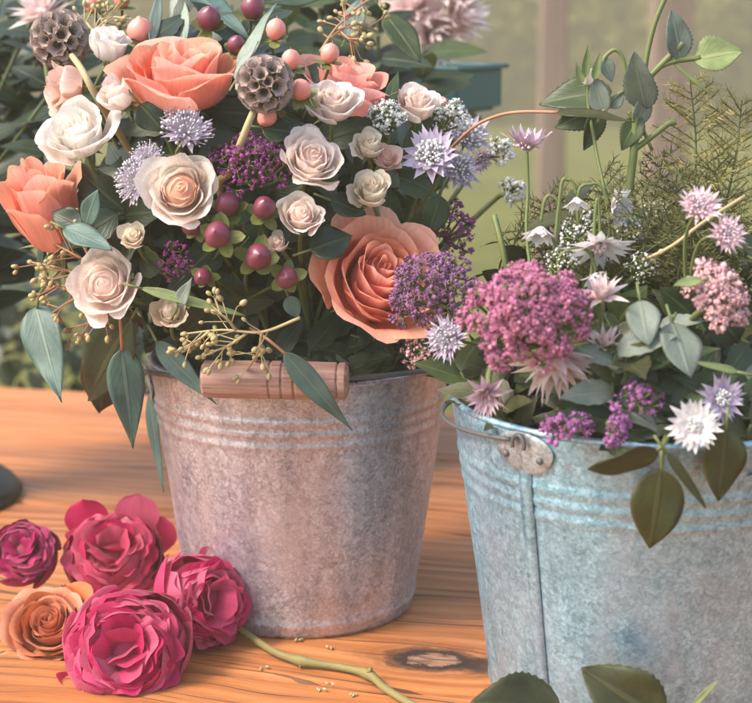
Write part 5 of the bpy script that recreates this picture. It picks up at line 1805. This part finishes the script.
front_leaf('olive leaf with rounded back in front of the foot of the blue bucket', at(560, 712, 0.90), at(472, 702, 0.89), 0.042, (0.1, -0.75, 0.7))
front_leaf('olive leaf rising to a point in front of the foot of the blue bucket', at(664, 722, 0.875), at(582, 668, 0.885), 0.040, (-0.4, -0.8, 0.45))
front_leaf('thin light green shoot at the lower right corner', at(694, 704, 0.87), at(718, 680, 0.87), 0.004, (0, -1, 0.3), 'leaf_light', 'blade')

# ------------------------------------------------------------------ behind: tray of pale flowers on a crate, black bucket
cy = 1.62
tc = at(452, 112, cy)
cz = tc.z
cr_ = thing('wooden_crate', 'dark wooden crate under the teal tray, behind the left bouquet', 'crate', Matrix.Translation((tc.x - 0.09, cy + 0.02, 0)))
for k in range(4):
    z0 = 0.004 + k * (cz - 0.01) / 4
    z1 = z0 + (cz - 0.01) / 4 - 0.012
    mb = MB()
    mb.box((-0.13, -0.10, z0), (0.06, -0.09, z1))
    mb.box((-0.13, 0.09, z0), (0.06, 0.10, z1))
    mb.box((-0.13, -0.089, z0), (-0.12, 0.089, z1))
    mb.box((0.05, -0.089, z0), (0.06, 0.089, z1))
    mb.build('slat', M['crate'], cr_, smooth=False)
for x in (-0.119, 0.029):
    for y in (-0.089, 0.069):
        mb = MB()
        mb.box((x, y, 0.0), (x + 0.02, y + 0.02, cz - 0.006))
        mb.build('corner_post', M['crate'], cr_, smooth=False)
mb = MB()
mb.box((-0.13, -0.10, cz - 0.0059), (0.06, 0.10, cz - 0.001))
mb.build('lid', M['crate'], cr_, smooth=False)
tray = thing('plastic_tray', 'teal green plastic tray holding pale pink flowers at the back', 'tray', Matrix.Translation((tc.x, cy, cz)) @ Matrix.Rotation(math.radians(-28), 4, 'Z'))
mb = MB()
x0, x1, y0, y1, h = -0.16, 0.030, -0.055, 0.055, 0.042
w = 0.004
mb.box((x0 + .006, y0 + .006, 0), (x1 - .006, y1 - .006, 0.004))
for lo, hi in (((x0, y0, 0.0041), (x1, y0 + w, h)), ((x0, y1 - w, 0.0041), (x1, y1, h)), ((x0, y0 + w, 0.0041), (x0 + w, y1 - w, h)), ((x1 - w, y0 + w, 0.0041), (x1, y1 - w, h))):
    mb.box(lo, hi)
mb.build('body', M['teal'], tray, smooth=False, bevel=0.0012)
mb = MB()
e = 0.006
for lo, hi in (((x0 - e, y0 - e, h + .0003), (x1 + e, y0 + w, h + .005)), ((x0 - e, y1 - w, h + .0003), (x1 + e, y1 + e, h + .005)), ((x0 - e, y0 + w, h + .0003), (x0 + w, y1 - w, h + .005)), ((x1 - w, y0 + w, h + .0003), (x1 + e, y1 - w, h + .005))):
    mb.box(lo, hi)
mb.build('rim', M['teal'], tray, smooth=False, bevel=0.0015)
mb = MB()
mb.box((x0 + w + .001, y0 + w + .001, 0.0045), (-0.03, y1 - w - .001, h - 0.008))
mb.build('foam', M['soil'], tray, smooth=False, bevel=0.004)


def tray_stem(px, py, Y=cy):
    return spline([at(px, py, Y), at(px - 4, py + 30, Y), V((tc.x - 0.05, cy, cz + 0.03))], 5)


BRG = 'pale pink flowers in the teal tray'
for i, (px, py, d, sz) in enumerate(((436, 34, (0.3, -0.8, -0.35), 74), (462, 14, (0.7, -0.5, 0.2), 66), (412, 6, (-0.2, -0.6, 0.7), 70), (442, -16, (0.2, -0.5, 0.9), 70))):
    serruria(('large pale pink pointed flower hanging lowest over the teal tray', 'pale pink pointed flower turned right above the teal tray', 'pale pink pointed flower left of the others at the top', 'pale pink pointed flower cut by the top edge')[i],
             at(px, py, cy - 0.04), d, sz, None, 60 + i, group=BRG, stem_pts=tray_stem(px, py + 6, cy - 0.03), layers=4, n=12)
serruria('blurred pale pink flower behind the left seed pod at the top left', at(40, 10, 1.40), (-0.3, -0.5, 0.8), 60, None, 66, stem_pts=spline([at(40, 16, 1.40), at(60, 120, 1.36), at(160, 280, 1.25), V((A1[0], A1[1] + .03, 0.2))], 6))
# leafy branches behind the bouquet
rgb = random.Random(9)
for i in range(16):
    px = rgb.uniform(285, 455) if i < 10 else rgb.uniform(150, 290)
    py = rgb.uniform(-10, 120)
    if i < 10 and px > 425:
        py = rgb.uniform(-20, 40)
    p = at(px, py, 1.46 + rgb.uniform(-.06, .06))
    Mx = Matrix.Translation(p)
    root = thing('leafy_sprig', 'blurred leafy sprig at the back behind the left bouquet', 'foliage', Mx, 'leafy sprigs at the back')
    inv = Mx.inverted()
    mb = MB()
    for m in range(11):
        a = m * 2.4
        b_ = p - V((0, 0, 0.014 * m * 0.8))
        d = V((math.cos(a), math.sin(a) * 0.7 - 0.2, rgb.uniform(0, 0.8)))
        L = rgb.uniform(0.04, 0.065)
        leaf(mb, leaf_frame(b_, b_ + d, V((0, -0.6, 0.8))), L, L * 0.5, 0.2, 0.15, 'ovate', 0, nv=10, nu=4)
    mb.build('leaves', M[rgb.choice(('leaf_dark', 'leaf_mid', 'leaf_dark'))], root, inv=inv)
    mb = MB()
    mb.tube(spline([p + V((0, 0, .01)), p - V((0, 0, .12)), V((p.x * 0.8 - 0.02, p.y - .02, 0.005))], 6), 0.0018, 5)
    mb.build('stem', M['stem_dark'], root, inv=inv)

bp = on_table(28, 497)
bx = bp.x - 0.111
kb = thing('black_vase', 'black vase with a flared foot at the far left behind the roses', 'vase', Matrix.Translation((bx, bp.y, 0)))
mb = MB()
mb.lathe([(0.0, 0.003), (0.097, 0.003), (0.101, 0.0), (0.104, 0.004), (0.098, 0.012), (0.082, 0.024), (0.060, 0.042), (0.042, 0.07), (0.034, 0.11), (0.036, 0.17), (0.046, 0.205), (0.052, 0.214), (0.050, 0.216), (0.042, 0.206), (0.031, 0.17), (0.029, 0.11), (0.037, 0.07), (0.050, 0.045), (0.0, 0.020)], 48)
mb.build('body', M['black'], kb)
mb = MB()
mb.tube([(0.052 * math.cos(t), 0.052 * math.sin(t), 0.2150) for t in np.linspace(0, 2 * PI, 40)], 0.0022, 6)
mb.build('rim', M['black'], kb)
BUCKET['black'] = (bx, bp.y, 0.1, 0.21)
for i in range(34):
    a = rgb.uniform(0, 6.28)
    q = rgb.uniform(0.02, 0.15)
    p = V((bx + math.cos(a) * q + 0.045, bp.y + math.sin(a) * q, 0.26 + rgb.uniform(0, 0.22)))
    Mx = Matrix.Translation(p)
    root = thing('leafy_sprig', 'dark leafy sprig standing in the black vase at the far left', 'foliage', Mx, 'sprigs in the black vase')
    inv = Mx.inverted()
    mb = MB()
    for m in range(12):
        an = m * 2.4
        b_ = p - V((0, 0, 0.012 * m * 0.8))
        d = V((math.cos(an), math.sin(an), rgb.uniform(0, 0.8)))
        L = rgb.uniform(0.04, 0.065)
        leaf(mb, leaf_frame(b_, b_ + d, V((0, -0.5, 0.8))), L, L * 0.5, 0.2, 0.15, 'ovate', 0, nv=10, nu=4)
    mb.build('leaves', M['leaf_dark'], root, inv=inv)
    mb = MB()
    mb.tube(spline([p + V((0, 0, .01)), V((bx + (p.x - bx) * .12, bp.y + (p.y - bp.y) * .12, 0.2)), V((bx, bp.y, 0.03))], 6), 0.0018, 5)
    mb.build('stem', M['stem_dark'], root, inv=inv)

# dark shrub on the lawn behind the left part of the table
sh0 = V((-0.50, 2.42, GZ))
shr = thing('shrub', 'dark green shrub on the lawn behind the left end of the table', 'shrub', Matrix.Translation(sh0))
mb, sb = MB(), MB()
rs = random.Random(12)
for k in range(16):
    e = V((rs.uniform(-0.42, 0.40), rs.uniform(-0.16, 0.16), rs.uniform(0.45, 0.85)))
    sb.tube(spline([V((e.x * 0.15, e.y * 0.15, -0.03)), V((e.x * 0.6, e.y * 0.6, e.z * 0.55)), e], 5), [0.006 - 0.0003 * i for i in range(11)], 5, 0.3, False)
for k in range(2200):
    u = V((rs.gauss(0, 1), rs.gauss(0, 1), rs.gauss(0, 1))).normalized() * rs.uniform(0.6, 1.0)
    lump = 1 + 0.25 * mnoise.noise(u * 2.2)
    q = V((u.x * 0.52 * lump, u.y * 0.22 * lump, 0.44 + u.z * 0.44 * lump))
    F = frame(q, u + V((rs.gauss(0, .5), rs.gauss(0, .5) - .3, rs.gauss(0, .5) + .4)), rs.uniform(0, 6.3))
    leaf(mb, F, rs.uniform(0.035, 0.06), rs.uniform(0.018, 0.028), 0.2, 0.2, 'ovate', nv=5, nu=2)
mb.build('foliage', M['leaf_dark'], shr)
sb.build('branches', M['crate'], shr)

# ------------------------------------------------------------------ light and air
w = bpy.data.worlds.new('World')
SC.world = w
w.use_nodes = True
nt = w.node_tree
nt.nodes.clear()
sky = nt.nodes.new('ShaderNodeTexSky')
sky.sky_type = 'NISHITA'
sky.sun_disc = False
SUN_EL, SUN_AZ = math.radians(46), math.radians(-112)      # azimuth from +Y towards +X
sky.sun_elevation = SUN_EL
sky.sun_rotation = SUN_AZ
sky.air_density = 1.0
sky.dust_density = 3.0
bg = nt.nodes.new('ShaderNodeBackground')
bg.inputs[1].default_value = 0.13
ow = nt.nodes.new('ShaderNodeOutputWorld')
nt.links.new(sky.outputs[0], bg.inputs[0])
nt.links.new(bg.outputs[0], ow.inputs[0])
sl = bpy.data.lights.new('sun', 'SUN')
sl.energy = 1.5
sl.angle = math.radians(16)
sl.color = (1.0, 0.90, 0.78)
so = bpy.data.objects.new('sun', sl)
COL.objects.link(so)
sd = V((math.sin(SUN_AZ) * math.cos(SUN_EL), math.cos(SUN_AZ) * math.cos(SUN_EL), math.sin(SUN_EL)))
so.rotation_euler = sd.to_track_quat('Z', 'Y').to_euler()
so.location = sd * 5

hz = MB()
hz.box((-22, -3, GZ - 1.0), (22, 24, 4.2))
ho = hz.build('haze', M['wire'], None, smooth=False)
ho['kind'] = 'stuff'
hm_, hn, hout = new_mat('sunlit haze')
pv = hn.nodes.new('ShaderNodeVolumePrincipled')
pv.inputs['Color'].default_value = (1.0, 0.90, 0.60, 1)
pv.inputs['Density'].default_value = 0.026
pv.inputs['Anisotropy'].default_value = 0.1
hn.links.new(pv.outputs[0], hout.inputs['Volume'])
ho.data.materials.clear()
ho.data.materials.append(hm_)

SC.view_settings.view_transform = 'Standard'
SC.view_settings.look = 'None'
SC.view_settings.exposure = 1.66
SC.view_settings.gamma = 1.0
SC.render.engine = 'CYCLES'
SC.cycles.use_denoising = True
SC.cycles.max_bounces = 10
SC.cycles.diffuse_bounces = 6
SC.cycles.transmission_bounces = 4
